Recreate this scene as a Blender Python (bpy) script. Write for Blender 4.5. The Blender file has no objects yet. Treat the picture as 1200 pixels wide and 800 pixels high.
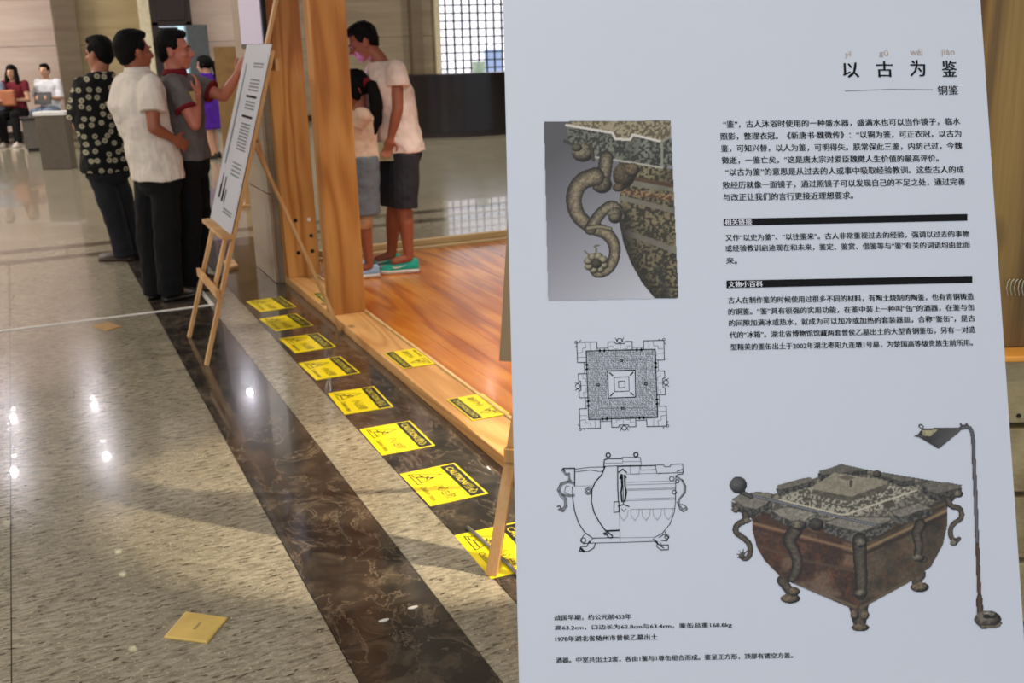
import bpy, bmesh, math, random
import numpy as np
from mathutils import Vector, Matrix, noise

# ------------------------------------------------------------------ camera
H = 1.62                                   # eye height of the photographer
FPX = 1228.0                               # focal length in pixels of the 1200 wide frame
def _axes():
    d1 = np.array([10-600, 400-55, -FPX]); d1 /= np.linalg.norm(d1)
    h = np.array([1, 0.0265, 0.]); h /= np.linalg.norm(h)
    up = np.cross(h, d1); up /= np.linalg.norm(up)
    if up[1] < 0: up = -up
    return np.array([np.cross(d1, up), d1, up])
R = _axes()
CAM = np.array([0, 0, H])
S = bpy.context.scene
cam_data = bpy.data.cameras.new('camera'); cam_data.sensor_width = 36; cam_data.lens = FPX/1200*36
cam_data.clip_start = 0.05; cam_data.clip_end = 200
cam_data.dof.use_dof = True; cam_data.dof.focus_distance = 1.75; cam_data.dof.aperture_fstop = 10.0
cam = bpy.data.objects.new('camera', cam_data); S.collection.objects.link(cam)
mw = Matrix([[*R[0], 0], [*R[1], 0], [*R[2], H], [0, 0, 0, 1]]); cam.matrix_world = mw
S.camera = cam

# ------------------------------------------------------------------ world, exposure, light
S.view_settings.view_transform = 'Standard'; S.view_settings.look = 'None'
S.view_settings.exposure = 0.0; S.view_settings.gamma = 1.0; S.view_settings.use_curve_mapping = False
W = bpy.data.worlds.new('world'); S.world = W; W.use_nodes = True
W.node_tree.nodes['Background'].inputs[0].default_value = (0.80, 0.88, 1.0, 1)
W.node_tree.nodes['Background'].inputs[1].default_value = 0.75

def light(name, kind, loc, aim, power, color, **k):
    d = bpy.data.lights.new(name, kind); d.energy = power; d.color = color
    for a, b in k.items(): setattr(d, a, b)
    o = bpy.data.objects.new(name, d); S.collection.objects.link(o); o.location = loc
    o.rotation_euler = (Vector(aim)-Vector(loc)).to_track_quat('-Z', 'Y').to_euler()
    return o
# daylight of the entrance front behind the photographer
light('entrance_daylight', 'AREA', (-2.5, -4.5, 2.6), (0.8, 2.0, 0.9), 150, (0.84, 0.90, 1.0), shape='RECTANGLE', size=6, size_y=3.2)
# warm show lights hung in the timber frame over its wooden floor
light('show_light', 'SPOT', (3.1, 3.3, 2.75), (2.75, 3.6, 0), 330, (1.0, 0.86, 0.66), spot_size=math.radians(78), spot_blend=0.7, shadow_soft_size=0.05)
light('show_light', 'SPOT', (3.0, 5.7, 2.75), (2.5, 5.5, 0), 210, (1.0, 0.87, 0.70), spot_size=math.radians(85), spot_blend=0.7, shadow_soft_size=0.05)
light('show_light', 'SPOT', (3.2, 1.6, 2.7), (1.15, 3.3, 0), 1000, (1.0, 0.84, 0.60), spot_size=math.radians(24), spot_blend=0.35, shadow_soft_size=0.025)
# unseen fill lights, added under the ceiling to raise the hall's brightness
for lx, ly, pw in ((-4.5, -0.5, 120), (-0.5, -0.5, 90), (4.0, -0.5, 80), (-4.5, 4.5, 130), (-4.5, 9.0, 170), (-6.5, 13.0, 220), (-6.5, 18.0, 380), (-2.8, 18.8, 260), (12.6, 15.0, 420)):
    light('added_fill_light', 'AREA', (lx, ly, 4.93), (lx, ly, 0), pw, (1.0, 0.95, 0.87), shape='RECTANGLE', size=0.9, size_y=0.9)
for lx, ly, pw in ((-3.7, 17.55, 240), (4.7, 18.45, 240), (7.5, 17.55, 260), (-3.7, 14.2, 240), (-3.7, 11.5, 240), (3.2, 14.2, 240), (6.0, 11.5, 240), (9.0, 14.2, 240), (3.2, 11.5, 200)):
    light('ceiling_lamp_beam', 'SPOT', (lx, ly, 4.96), (lx, ly, 0), pw, (1.0, 0.93, 0.82), spot_size=math.radians(150), spot_blend=0.8, shadow_soft_size=0.045)

for lx, ly in ((-0.88, 17.5), (-0.88, 20.3), (0.52, 17.5), (0.52, 20.3), (3.3, 19.6)):
    light('ceiling_lamp_glow', 'POINT', (lx, ly, 4.9), (lx, ly, 0), 20, (0.92, 0.88, 1.0), shadow_soft_size=0.05)

# ------------------------------------------------------------------ geometry of the view (places measured on real planes)
def ray(x, y): return R @ np.array([(x-600)/FPX, (400-y)/FPX, -1.])
def G(x, y, z=0.):
    d = ray(x, y); return CAM + d*(z-H)/d[2]
def ON(x, y, axis, val):
    d = ray(x, y); return CAM + d*(val-CAM[axis])/d[axis]
RH = np.array([R[0, 0], R[1, 0], 0]); RH /= np.linalg.norm(RH)       # to the right, level
FH = np.array([-RH[1], RH[0], 0])                                    # away from the camera, level
def V(x, y, b, off=0.):                                              # point on the upright plane through b
    d = ray(x, y); return CAM + d*((b+FH*off-CAM) @ FH)/(d @ FH)
def face(deg):                                                       # 0 = right, 90 = away, 180 = left, 270 = to the camera
    a = math.radians(deg); return RH*math.cos(a)+FH*math.sin(a)

# ------------------------------------------------------------------ materials
def lin(c):
    if isinstance(c, str): c = [int(c[i:i+2], 16) for i in (0, 2, 4)]
    return tuple((v/255/12.92 if v/255 <= 0.04045 else ((v/255+0.055)/1.055)**2.4) for v in c)+(1,)
class M:
    def __init__(s, name):
        s.m = bpy.data.materials.new(name); s.m.use_nodes = True; s.t = s.m.node_tree; s.n = s.t.nodes; s.b = s.n['Principled BSDF']
    def node(s, kind, **k):
        n = s.n.new(kind)
        for a, v in k.items():
            if a.startswith('i_'): n.inputs[a[2:].replace('_', ' ')].default_value = v
            else: setattr(n, a, v)
        return n
    def link(s, a, b): s.t.links.new(a, b)
    def ramp(s, fac, stops, interp='LINEAR'):
        r = s.n.new('ShaderNodeValToRGB'); r.color_ramp.interpolation = interp
        e = r.color_ramp.elements
        while len(e) < len(stops): e.new(0.5)
        for q, (p, c) in zip(e, stops): q.position = p; q.color = lin(c) if not isinstance(c, float) else (c, c, c, 1)
        s.link(fac, r.inputs[0]); return r.outputs[0]
    def pos(s, scale=(1, 1, 1), coord='Position', rot=(0, 0, 0)):
        if coord == 'Position': o = s.n.new('ShaderNodeNewGeometry').outputs['Position']
        else: o = s.n.new('ShaderNodeTexCoord').outputs[coord]
        mp = s.n.new('ShaderNodeMapping'); mp.inputs['Scale'].default_value = scale; mp.inputs['Rotation'].default_value = rot
        s.link(o, mp.inputs[0]); return mp.outputs[0]
    def noise(s, vec, scale, detail=4, rough=0.55, dist=0):
        n = s.n.new('ShaderNodeTexNoise'); n.inputs['Scale'].default_value = scale; n.inputs['Detail'].default_value = detail
        n.inputs['Roughness'].default_value = rough; n.inputs['Distortion'].default_value = dist; s.link(vec, n.inputs['Vector']); return n.outputs['Fac']
    def mix(s, fac, a, b, mode='MIX'):
        n = s.n.new('ShaderNodeMix'); n.data_type = 'RGBA'; n.blend_type = mode
        for sock, v in ((n.inputs[0], fac), (n.inputs[6], a), (n.inputs[7], b)):
            if isinstance(v, (int, float)): sock.default_value = v
            elif isinstance(v, tuple): sock.default_value = v
            else: s.link(v, sock)
        return n.outputs[2]
    def bump(s, h, strength=0.2, dist=0.01):
        b = s.n.new('ShaderNodeBump'); b.inputs['Strength'].default_value = strength; b.inputs['Distance'].default_value = dist
        s.link(h, b.inputs['Height']); s.link(b.outputs[0], s.b.inputs['Normal'])
    def set(s, rough=0.5, metal=0, spec=0.5, coat=0, coat_rough=0.05):
        s.b.inputs['Roughness'].default_value = rough; s.b.inputs['Metallic'].default_value = metal
        s.b.inputs['Specular IOR Level'].default_value = spec; s.b.inputs['Coat Weight'].default_value = coat
        s.b.inputs['Coat Roughness'].default_value = coat_rough; return s.m
def plain(name, c, rough=0.6, metal=0, var=0.12, scale=14, bump=0.0, coat=0, spec=0.5):
    k = M(name); v = k.noise(k.pos(), scale, 3)
    col = k.mix(k.ramp(v, [(0.3, 0.0), (0.7, 1.0)]), tuple(x*(1-var) for x in lin(c)[:3])+(1,), tuple(min(1, x*(1+var)) for x in lin(c)[:3])+(1,))
    k.link(col, k.b.inputs['Base Color'])
    if bump: k.bump(k.noise(k.pos(), scale*6, 3), bump, 0.004)
    return k.set(rough, metal, spec, coat)
def cloth(name, c, var=0.1, rough=0.9):
    k = M(name); v = k.noise(k.pos(), 9, 3)
    col = k.mix(k.ramp(v, [(0.3, 0.0), (0.7, 1.0)]), tuple(x*(1-var) for x in lin(c)[:3])+(1,), tuple(min(1, x*(1+var)) for x in lin(c)[:3])+(1,))
    k.link(col, k.b.inputs['Base Color']); k.bump(k.noise(k.pos((1, 1, 0.45)), 16, 2, 0.5, 0.8), 0.55, 0.02)
    return k.set(rough, 0, 0.25)
def wood(name, dark, mid, light_, axis='Z', freq=22, knots=True, rough=0.55, knot=(70, 40, 18), coat=0):
    k = M(name); s = {'X': (0.09, 1, 1), 'Y': (1, 0.09, 1), 'Z': (1, 1, 0.09)}[axis]
    p = k.pos(s)
    n1 = k.noise(p, 4.5, 2, 0.45, 0.5)
    mul = k.n.new('ShaderNodeMath'); mul.operation = 'MULTIPLY'; mul.inputs[1].default_value = freq; k.link(n1, mul.inputs[0])
    fr = k.n.new('ShaderNodeMath'); fr.operation = 'SINE'; k.link(mul.outputs[0], fr.inputs[0])
    ma = k.n.new('ShaderNodeMath'); ma.operation = 'MULTIPLY_ADD'; ma.inputs[1].default_value = 0.5; ma.inputs[2].default_value = 0.5; k.link(fr.outputs[0], ma.inputs[0])
    c1 = k.ramp(ma.outputs[0], [(0.0, light_), (0.6, mid), (1.0, dark)])
    g = k.noise(k.pos({'X': (1.5, 60, 60), 'Y': (60, 1.5, 60), 'Z': (60, 60, 1.5)}[axis]), 2.5, 3)
    c2 = k.mix(0.35, c1, k.ramp(g, [(0.3, dark), (0.7, light_)]))
    b2 = k.noise(k.pos(), 1.3, 2)
    c2 = k.mix(k.ramp(b2, [(0.35, 0.0), (0.7, 0.45)]), c2, lin(dark))
    if knots:
        v = k.n.new('ShaderNodeTexVoronoi'); v.inputs['Scale'].default_value = 4.0
        k.link(k.pos({'X': (0.55, 1, 1), 'Y': (1, 0.55, 1), 'Z': (1, 1, 0.55)}[axis]), v.inputs['Vector'])
        c2 = k.mix(k.ramp(v.outputs['Distance'], [(0.055, 1.0), (0.13, 0.0)]), c2, lin(knot))
    k.link(c2, k.b.inputs['Base Color']); k.bump(g, 0.08, 0.003)
    return k.set(rough, 0, 0.4, coat, 0.12)

def granite():
    k = M('polished_granite'); p = k.pos((1, 1, 1), rot=(0, 0, 0.9))
    st = k.pos((0.55, 1.9, 1), rot=(0, 0, -0.55))
    base = k.ramp(k.noise(p, 2.5, 4), [(0.3, (146, 139, 121)), (0.7, (173, 165, 146))])
    a = k.ramp(k.noise(st, 32, 5, 0.62), [(0.30, 0.0), (0.62, 1.0)])
    c = k.mix(a, lin((112, 104, 88)), base)
    b = k.ramp(k.noise(st, 42, 4, 0.62, 0.4), [(0.56, 0.0), (0.66, 0.95)])
    c = k.mix(b, c, lin((56, 49, 42)))
    d = k.ramp(k.noise(p, 95, 2, 0.6), [(0.60, 0.0), (0.72, 0.8)])
    c = k.mix(d, c, lin((200, 192, 166)))
    k.link(c, k.b.inputs['Base Color'])
    return k.set(0.17, 0, 0.45, 0.35, 0.02)
def marble():
    k = M('dark_brown_marble'); p = k.pos()
    base = k.ramp(k.noise(p, 6.5, 7, 0.68, 0.9), [(0.34, (34, 33, 32)), (0.5, (52, 48, 44)), (0.70, (90, 80, 68))])
    vn = k.noise(k.pos((1.5, 0.9, 1), rot=(0, 0, 0.5)), 3.4, 8, 0.66, 0.8)
    m = k.n.new('ShaderNodeMath'); m.operation = 'SUBTRACT'; m.inputs[1].default_value = 0.5; k.link(vn, m.inputs[0])
    ab = k.n.new('ShaderNodeMath'); ab.operation = 'ABSOLUTE'; k.link(m.outputs[0], ab.inputs[0])
    c = k.mix(k.ramp(ab.outputs[0], [(0.0, 0.75), (0.012, 0.0)]), base, lin((122, 108, 92)))
    k.link(c, k.b.inputs['Base Color'])
    return k.set(0.15, 0, 0.5, 0.4, 0.02)
def travertine(name, a, b, c3, rough=0.4):
    k = M(name); p = k.pos((0.35, 0.35, 3.2))
    n1 = k.noise(p, 1.6, 5, 0.6, 0.5)
    c = k.ramp(n1, [(0.3, a), (0.5, b), (0.7, c3)])
    f = k.noise(k.pos((1, 1, 14)), 3, 3)
    c = k.mix(0.2, c, k.ramp(f, [(0.3, a), (0.7, c3)]))
    k.link(c, k.b.inputs['Base Color']); return k.set(rough, 0, 0.5)
def emit(name, c, s):
    k = M(name); k.b.inputs['Base Color'].default_value = (0, 0, 0, 1); k.b.inputs['Emission Color'].default_value = lin(c); k.b.inputs['Emission Strength'].default_value = s
    return k.set(0.3)
def floral():
    k = M('black_flowered_cotton')
    v = k.n.new('ShaderNodeTexVoronoi'); v.inputs['Scale'].default_value = 15; v.inputs['Randomness'].default_value = 0.65; v.voronoi_dimensions = '2D'; k.link(k.pos((1, 1, 1), rot=(math.pi/2, 0, 0)), v.inputs['Vector'])
    nz = k.noise(k.pos(), 70, 2)
    ad = k.n.new('ShaderNodeMath'); ad.operation = 'MULTIPLY_ADD'; ad.inputs[1].default_value = 0.16; k.link(nz, ad.inputs[0]); k.link(v.outputs['Distance'], ad.inputs[2])
    c = k.ramp(ad.outputs[0], [(0.13, (92, 84, 66)), (0.18, (92, 84, 66)), (0.20, (176, 170, 146)), (0.36, (150, 144, 122)), (0.39, (12, 12, 14))])
    k.link(c, k.b.inputs['Base Color']); k.bump(k.noise(k.pos(), 9, 2), 0.4, 0.02); return k.set(0.85, 0, 0.3)
def print_mat():
    k = M('printed_picture'); a = k.n.new('ShaderNodeVertexColor'); a.layer_name = 'ink'
    k.link(a.outputs[0], k.b.inputs['Base Color']); return k.set(0.55, 0, 0.3)

MT = dict(
    granite=granite(), marble=marble(),
    grout=plain('floor_joint', (48, 42, 36), 0.6),
    pink=travertine('pink_travertine', (184, 160, 148), (198, 177, 164), (210, 192, 180)),
    yellow=travertine('yellow_travertine', (156, 136, 98), (172, 152, 112), (186, 166, 126)),
    grey=travertine('grey_travertine', (128, 114, 94), (146, 132, 110), (164, 150, 128), 0.3),
    pil=travertine('brown_travertine', (96, 82, 64), (110, 94, 74), (120, 106, 86)),
    cream=plain('cream_plaster', (222, 212, 182), 0.7),
    ceil=plain('white_ceiling', (150, 148, 142), 0.9),
    pine=wood('pine_timber', (158, 94, 34), (200, 134, 60), (214, 156, 84), 'Z', 44),
    pineL=wood('pine_timber_lying', (176, 122, 62), (206, 154, 92), (220, 174, 114), 'Y', 50),
    pineX=wood('pine_timber_cross', (196, 158, 100), (216, 182, 124), (226, 196, 144), 'X', 22, False),
    easel=wood('pale_easel_pine', (176, 128, 74), (204, 158, 104), (220, 180, 128), 'Z', 16, False),
    lam=wood('orange_laminate', (156, 78, 16), (202, 112, 28), (226, 148, 54), 'Y', 30, False, 0.26, coat=0.35),
    oldpine=wood('stained_pine', (84, 60, 26), (122, 92, 44), (146, 116, 60), 'Z', 50),
    crate=wood('weathered_crate_pine', (120, 104, 70), (150, 134, 96), (176, 160, 120), 'X', 26),
    orange_edge=plain('orange_varnished_edge', (222, 150, 60), 0.4),
    foam=plain('white_foam_board', (214, 212, 214), 0.6, var=0.02),
    paper=plain('poster_paper', (178, 183, 193), 0.5, var=0.012, scale=2.5, spec=0.35),
    ink=plain('black_ink', (13, 12, 15), 0.7, var=0.0, spec=0.12),
    brownink=plain('brown_ink', (150, 132, 118), 0.6, var=0),
    greyink=plain('grey_ink', (104, 106, 112), 0.6, var=0),
    whiteink=plain('white_ink', (196, 198, 206), 0.6, var=0),
    yell=plain('caution_yellow', (238, 214, 6), 0.45, var=0.04),
    yellink=plain('yellow_ink', (222, 206, 60), 0.45, var=0),
    blk=plain('caution_black', (20, 20, 22), 0.45, var=0),
    tape=plain('white_floor_tape', (214, 210, 204), 0.6),
    tan=plain('tan_board', (164, 128, 78), 0.7),
    shade=plain('brown_grey_card', (122, 106, 82), 0.8, var=0.04),
    darkwood=plain('dark_brown_wood', (44, 32, 28), 0.35),
    counter=plain('dark_polished_desk', (22, 16, 14), 0.2, coat=0.1),
    dgrey=plain('dark_grey_door', (74, 80, 84), 0.5),
    metal=plain('dark_iron', (40, 38, 38), 0.4, 0.8),
    hole=plain('bolt_hole_black', (14, 12, 10), 0.8),
    white=plain('white_plastic', (224, 224, 226), 0.45),
    skin=plain('skin', (168, 110, 84), 0.5, var=0.06), skinr=plain('warm_skin', (190, 116, 92), 0.5, var=0.06), skint=plain('tanned_skin', (150, 86, 60), 0.5, var=0.06),
    skinp=plain('pale_skin', (196, 150, 124), 0.5, var=0.05),
    hair=plain('black_hair', (9, 8, 9), 0.7, var=0.2, scale=60, bump=0.5, spec=0.15), hairb=plain('brown_hair', (64, 36, 22), 0.45, var=0.3, scale=40),
    eyew=plain('eye_white', (150, 138, 130), 0.3, var=0), eyed=plain('dark_iris', (24, 14, 10), 0.3, var=0),
    floral=floral(), shirtw=cloth('cream_white_shirt', (218, 208, 196)), polo=cloth('grey_polo', (104, 98, 96)), red=cloth('dark_red_trim', (120, 26, 36)),
    blackc=cloth('black_trousers', (14, 14, 16)), greyt=cloth('charcoal_trousers', (34, 35, 40)), teew=cloth('white_tee', (226, 206, 196)),
    shorts=cloth('dark_grey_shorts', (46, 48, 54)), skirt=cloth('blue_grey_skirt', (104, 112, 122)), beige=cloth('beige_top', (214, 186, 164)),
    purple=cloth('purple_dress', (78, 34, 150)), maroon=cloth('dark_red_top', (110, 34, 44)), whitec=cloth('white_cotton', (226, 226, 232)), denim=cloth('pale_denim', (120, 134, 156)),
    leather=plain('brown_leather', (58, 34, 24), 0.4), bleather=plain('black_leather', (18, 16, 16), 0.35), teal=cloth('teal_mesh', (44, 158, 138)),
    sole=plain('off_white_rubber', (214, 204, 196), 0.6), sandal=plain('pale_blue_sandal', (148, 176, 208), 0.5), knee=cloth('beige_knee_band', (206, 170, 136)),
    bag=plain('brown_bag', (150, 86, 52), 0.6), tablet=plain('black_tablet', (18, 18, 22), 0.3), booklet=plain('pale_green_booklet', (168, 176, 140), 0.6),
    bench=plain('dark_bench', (34, 32, 36), 0.5), podium=plain('grey_brown_podium', (92, 84, 76), 0.35), tile=plain('yellow_plastic_tile', (206, 176, 98), 0.45, var=0.14, scale=9),
    cord=plain('grey_strap', (112, 108, 104), 0.5), coil=plain('pale_twine', (160, 160, 140), 0.7),
    screen=emit('lit_screen', (196, 184, 204), 0.62), window=emit('bright_daylight_pane', (250, 248, 255), 1.5), doorlight=emit('bright_doorway_daylight', (190, 226, 235), 1.3),
    lamp=emit('ceiling_lamp_disc', (255, 250, 240), 75.0), dimlamp=emit('dim_lamp_disc', (236, 236, 190), 9.0), frost=emit('blue_daylight_pane', (160, 180, 220), 1.1),
    cup=plain('mint_plastic', (206, 236, 222), 0.4), ysign=plain('yellow_card', (220, 190, 40), 0.6), pic=print_mat(),
)

# ------------------------------------------------------------------ mesh helpers
class MB:
    def __init__(s): s.v = []; s.f = []
    def add(s, vs, fs):
        o = len(s.v); s.v += [tuple(float(c) for c in p) for p in vs]; s.f += [tuple(i+o for i in f) for f in fs]; return s
    def box(s, a, b, rot=None, c=None):
        x0, y0, z0 = a; x1, y1, z1 = b
        vs = [(x0, y0, z0), (x1, y0, z0), (x1, y1, z0), (x0, y1, z0), (x0, y0, z1), (x1, y0, z1), (x1, y1, z1), (x0, y1, z1)]
        return s.add(vs, [(0, 3, 2, 1), (4, 5, 6, 7), (0, 1, 5, 4), (1, 2, 6, 5), (2, 3, 7, 6), (3, 0, 4, 7)])
    def slat(s, p0, p1, side, w, t):
        """bar of section w (along side) by t from p0 to p1"""
        p0 = np.array(p0, float); p1 = np.array(p1, float); d = p1-p0; d /= np.linalg.norm(d)
        side = np.array(side, float); side -= d*(side@d); side /= np.linalg.norm(side); n = np.cross(d, side)
        vs = [p+side*w/2*i+n*t/2*j for p in (p0, p1) for i, j in ((-1, -1), (1, -1), (1, 1), (-1, 1))]
        return s.add(vs, [(0, 3, 2, 1), (4, 5, 6, 7), (0, 1, 5, 4), (1, 2, 6, 5), (2, 3, 7, 6), (3, 0, 4, 7)])
    def rings(s, rings, cap=True):
        n = len(rings[0]); o = len(s.v)
        for r in rings: s.v += [tuple(float(c) for c in p) for p in r]
        for i in range(len(rings)-1):
            for j in range(n):
                a = o+i*n+j; b = o+i*n+(j+1) % n; s.f.append((a, b, b+n, a+n))
        if cap: s.f.append(tuple(o+j for j in reversed(range(n)))); s.f.append(tuple(o+(len(rings)-1)*n+j for j in range(n)))
        return s
    def tube(s, pts, rad, seg=10, cap=True):
        pts = [np.array(p, float) for p in pts]; rad = rad if hasattr(rad, '__len__') else [rad]*len(pts)
        rs = []; ref = None
        for i, p in enumerate(pts):
            d = pts[min(i+1, len(pts)-1)]-pts[max(i-1, 0)]; d /= np.linalg.norm(d)
            if ref is None: ref = np.array([0, 0, 1.]) if abs(d[2]) < 0.9 else np.array([1., 0, 0])
            u = ref-d*(ref@d); u /= np.linalg.norm(u); w = np.cross(d, u); ref = u
            rs.append([p+rad[i]*(u*math.cos(t)+w*math.sin(t)) for t in (2*math.pi*k/seg for k in range(seg))])
        return s.rings(rs, cap)
    def ell(s, c, r, ax=None, seg=14, lat=8):
        c = np.array(c, float); ax = np.eye(3) if ax is None else np.array(ax); rs = []
        for i in range(lat+1):
            t = math.pi*(0.02+0.96*i/lat); z = -math.cos(t); q = math.sin(t)
            rs.append([c+ax.T@np.array([r[0]*q*math.cos(a), r[1]*q*math.sin(a), r[2]*z]) for a in (2*math.pi*k/seg for k in range(seg))])
        return s.rings(rs)
    def cap(s, p0, p1, r0, r1, seg=12):
        p0 = np.array(p0, float); p1 = np.array(p1, float); d = p1-p0; L = np.linalg.norm(d); d = d/max(L, 1e-6)
        pts = []; rad = []
        for k in (0.15, 0.6, 1.1): pts.append(p0-d*r0*math.cos(k)); rad.append(r0*math.sin(k))
        pts += [p0, p1]; rad += [r0, r1]
        for k in (1.1, 0.6, 0.15): pts.append(p1+d*r1*math.cos(k)); rad.append(r1*math.sin(k))
        return s.tube(pts, rad, seg)
    def cyl(s, c, r, h, seg=24, axis=2):
        c = np.array(c, float); e = np.zeros(3); e[axis] = h; return s.tube([c, c+e], r, seg)

def tag(o, label=None, cat=None, group=None, kind=None):
    for k, v in (('label', label), ('category', cat), ('group', group), ('kind', kind)):
        if v: o[k] = v
    return o
def stuff(o): o['kind'] = 'stuff'; return o
def link(o): S.collection.objects.link(o); return o
def obj(name, mb, mat, parent=None, smooth=False, bevel=0, world=True):
    me = bpy.data.meshes.new(name); v = mb.v
    if parent is not None and world:
        l = root_loc(parent); v = [(a-l[0], b-l[1], c-l[2]) for a, b, c in v]
    me.from_pydata(v, [], mb.f); me.materials.append(MT[mat] if isinstance(mat, str) else mat)
    if smooth: me.polygons.foreach_set('use_smooth', [True]*len(me.polygons))
    me.update(); o = link(bpy.data.objects.new(name, me))
    if parent is not None: o.parent = parent
    if bevel:
        b = o.modifiers.new('bevel', 'BEVEL'); b.width = bevel; b.segments = 2; b.limit_method = 'ANGLE'
    return o
def root_loc(o):
    l = np.array(o.location)
    while o.parent is not None: o = o.parent; l = l+np.array(o.location)
    return l
def thing(name, label, cat, loc=(0, 0, 0), group=None):
    o = link(bpy.data.objects.new(name, None)); o.location = tuple(float(c) for c in loc); o.empty_display_size = 0.1
    return tag(o, label, cat, group)
def struct(o): o['kind'] = 'structure'; return o
def copy_tree(o, parent=None):
    c = o.copy(); link(c)
    if parent is not None: c.parent = parent
    for ch in list(o.children): copy_tree(ch, c)
    return c

_tc = {}
def glyphs(body, bold=0.0):
    """flat mesh of a line of text: vertices scaled to a 0..1 box, and faces"""
    key = (body, bold)
    if key not in _tc:
        cu = bpy.data.curves.new('lettering', 'FONT'); cu.body = body; cu.size = 1; cu.resolution_u = 2; cu.offset = bold
        o = link(bpy.data.objects.new('lettering', cu)); bpy.context.view_layer.update()
        me = bpy.data.meshes.new_from_object(o.evaluated_get(bpy.context.evaluated_depsgraph_get()))
        v = np.array([q.co[:2] for q in me.vertices]); f = [tuple(p.vertices) for p in me.polygons]
        bpy.data.objects.remove(o); bpy.data.curves.remove(cu); bpy.data.meshes.remove(me)
        lo = v.min(0); hi = v.max(0); _tc[key] = ((v-lo)/(hi-lo), f, (hi-lo))
    return _tc[key]

# ------------------------------------------------------------------ THE SETTING
X1, X2, X3, X4 = 0.60, 0.935, 1.135, 1.515            # marble | granite | marble | timber sill
floor = struct(obj('floor', MB().box((-9, -5, -0.06), (14, 21.7, -0.006)), 'grout'))
def slab(name, x0, x1, y0, y1, mat, g=0.0015):
    obj(name, MB().box((x0+g, y0+g, -0.03), (x1-g, y1-g, 0.0)), mat, floor)
ys = [2.524+1.377*k for k in range(-5, 5)]
ys = [-4.9]+[y for y in ys if y > -4.3]+[8.885]
for a, b in zip(ys[:-1], ys[1:]):
    slab('granite_strip_slab', X2, X3, a, b, 'granite'); slab('marble_slab', X1, X2, a, b, 'marble'); slab('marble_slab', X3, X4+0.2, a, b, 'marble')
    xs = [X1-0.83*k for k in range(12)]
    for i in range(11): slab('granite_slab', xs[i+1], xs[i], a, b, 'granite')
    xs = [X4+0.2+1.66*k for k in range(8)]
    for i in range(7): slab('granite_slab', xs[i], min(xs[i+1], 14), a, b, 'granite')
for i in range(10):
    x0 = -9+2.3*i
    slab('marble_slab', x0, x0+2.3, 8.885, 9.055, 'marble'); slab('granite_strip_slab', x0, x0+2.3, 9.055, 9.36, 'granite'); slab('marble_slab', x0, x0+2.3, 9.36, 9.54, 'marble')
yy = [9.54+1.52*k for k in range(9)]
for a, b in zip(yy[:-1], yy[1:]):
    for i in range(14): slab('granite_slab', -9+1.643*i, -9+1.643*(i+1), a, b, 'granite')

CZ = 5.0
ceiling = struct(obj('ceiling', MB().box((-9, -5, CZ), (14, 22, CZ+0.2)), 'ceil'))
wall_left = struct(obj('wall_left', MB().box((-9.3, -5, 0), (-9, 22, CZ)), 'pink'))
wall_right = struct(obj('wall_right', MB().box((14, -5, 0), (14.3, 22, CZ)), 'grey'))

wall_back = struct(obj('wall_back', MB().box((-9, 21.75, 0), (2.49, 22, CZ)).box((3.24, 21.75, 0), (8.22, 22, CZ)).box((2.49, 21.75, 2.6), (3.24, 22, CZ)).box((8.22, 21.75, 0), (14, 22, 0.6)).box((8.22, 21.75, 4.2), (14, 22, CZ)), 'grout'))
def panels(x0, x1, mat, zs=(0, 0.81, 1.62, 2.43, 3.24, 4.05, 4.99), y=21.7, w=1.4, t=0.05):
    n = max(1, round((x1-x0)/w)); dx = (x1-x0)/n
    for i in range(n):
        for a, b in zip(zs[:-1], zs[1:]):
            obj('stone_panel', MB().box((x0+i*dx+0.004, y, a+0.004), (x0+(i+1)*dx-0.004, y+t, b-0.004)), mat, wall_back)
panels(-6.2, 0.80, 'pink'); panels(1.20, 2.30, 'yellow'); panels(3.24, 4.8, 'pink'); panels(4.8, 7.66, 'grey'); panels(7.9, 8.22, 'grey')
for a, b, m, y in ((0.80, 1.20, 'pil', 21.45), (7.66, 7.9, 'pil', 21.5), (2.30, 2.49, 'cream', 21.5)):
    struct(obj('trim_1', MB().box((a, y, 0), (b, 21.75, CZ)), m, bevel=0.01))
struct(obj('baseboard_back', MB().box((-9, 21.6, 0), (0.8, 21.7, 0.12)).box((1.2, 21.6, 0), (2.3, 21.7, 0.12)).box((3.3, 21.6, 0), (7.66, 21.7, 0.12)), 'darkwood'))

# doorway in the back wall
door = thing('door_1', 'dark wooden double doorway in the back wall with bright daylight behind', 'door', (2.86, 21.7, 0)); struct(door)
obj('door_frame', MB().box((2.49, 21.5, 0), (2.62, 21.75, 2.0)).box((3.12, 21.5, 0), (3.24, 21.75, 2.0)), 'darkwood', door, bevel=0.01)
hd = obj('door_header', MB().box((2.49, 21.5, 1.92), (3.24, 21.72, 3.1)), 'darkwood', door, bevel=0.015)
obj('header_panel', MB().box((2.62, 21.47, 2.02), (3.12, 21.51, 2.95)), 'darkwood', hd, bevel=0.012)
obj('daylight_pane', MB().box((2.98, 21.9, 0.02), (3.12, 21.93, 1.92)), 'doorlight', door)
lf = obj('door_leaf', MB().slat((2.80, 21.62, 0.03), (2.80, 21.62, 1.9), (0.36, 0, 0), 0.36, 0.05), 'dgrey', door, bevel=0.006)
lf = obj('door_leaf', MB().slat((3.28, 21.3, 0.03), (3.28, 21.3, 1.93), (0.34, -0.12, 0), 0.38, 0.05), 'dgrey', door, bevel=0.006)
obj('door_handle', MB().box((3.30, 21.22, 0.95), (3.33, 21.27, 1.3)), 'metal', lf, bevel=0.005)

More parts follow.
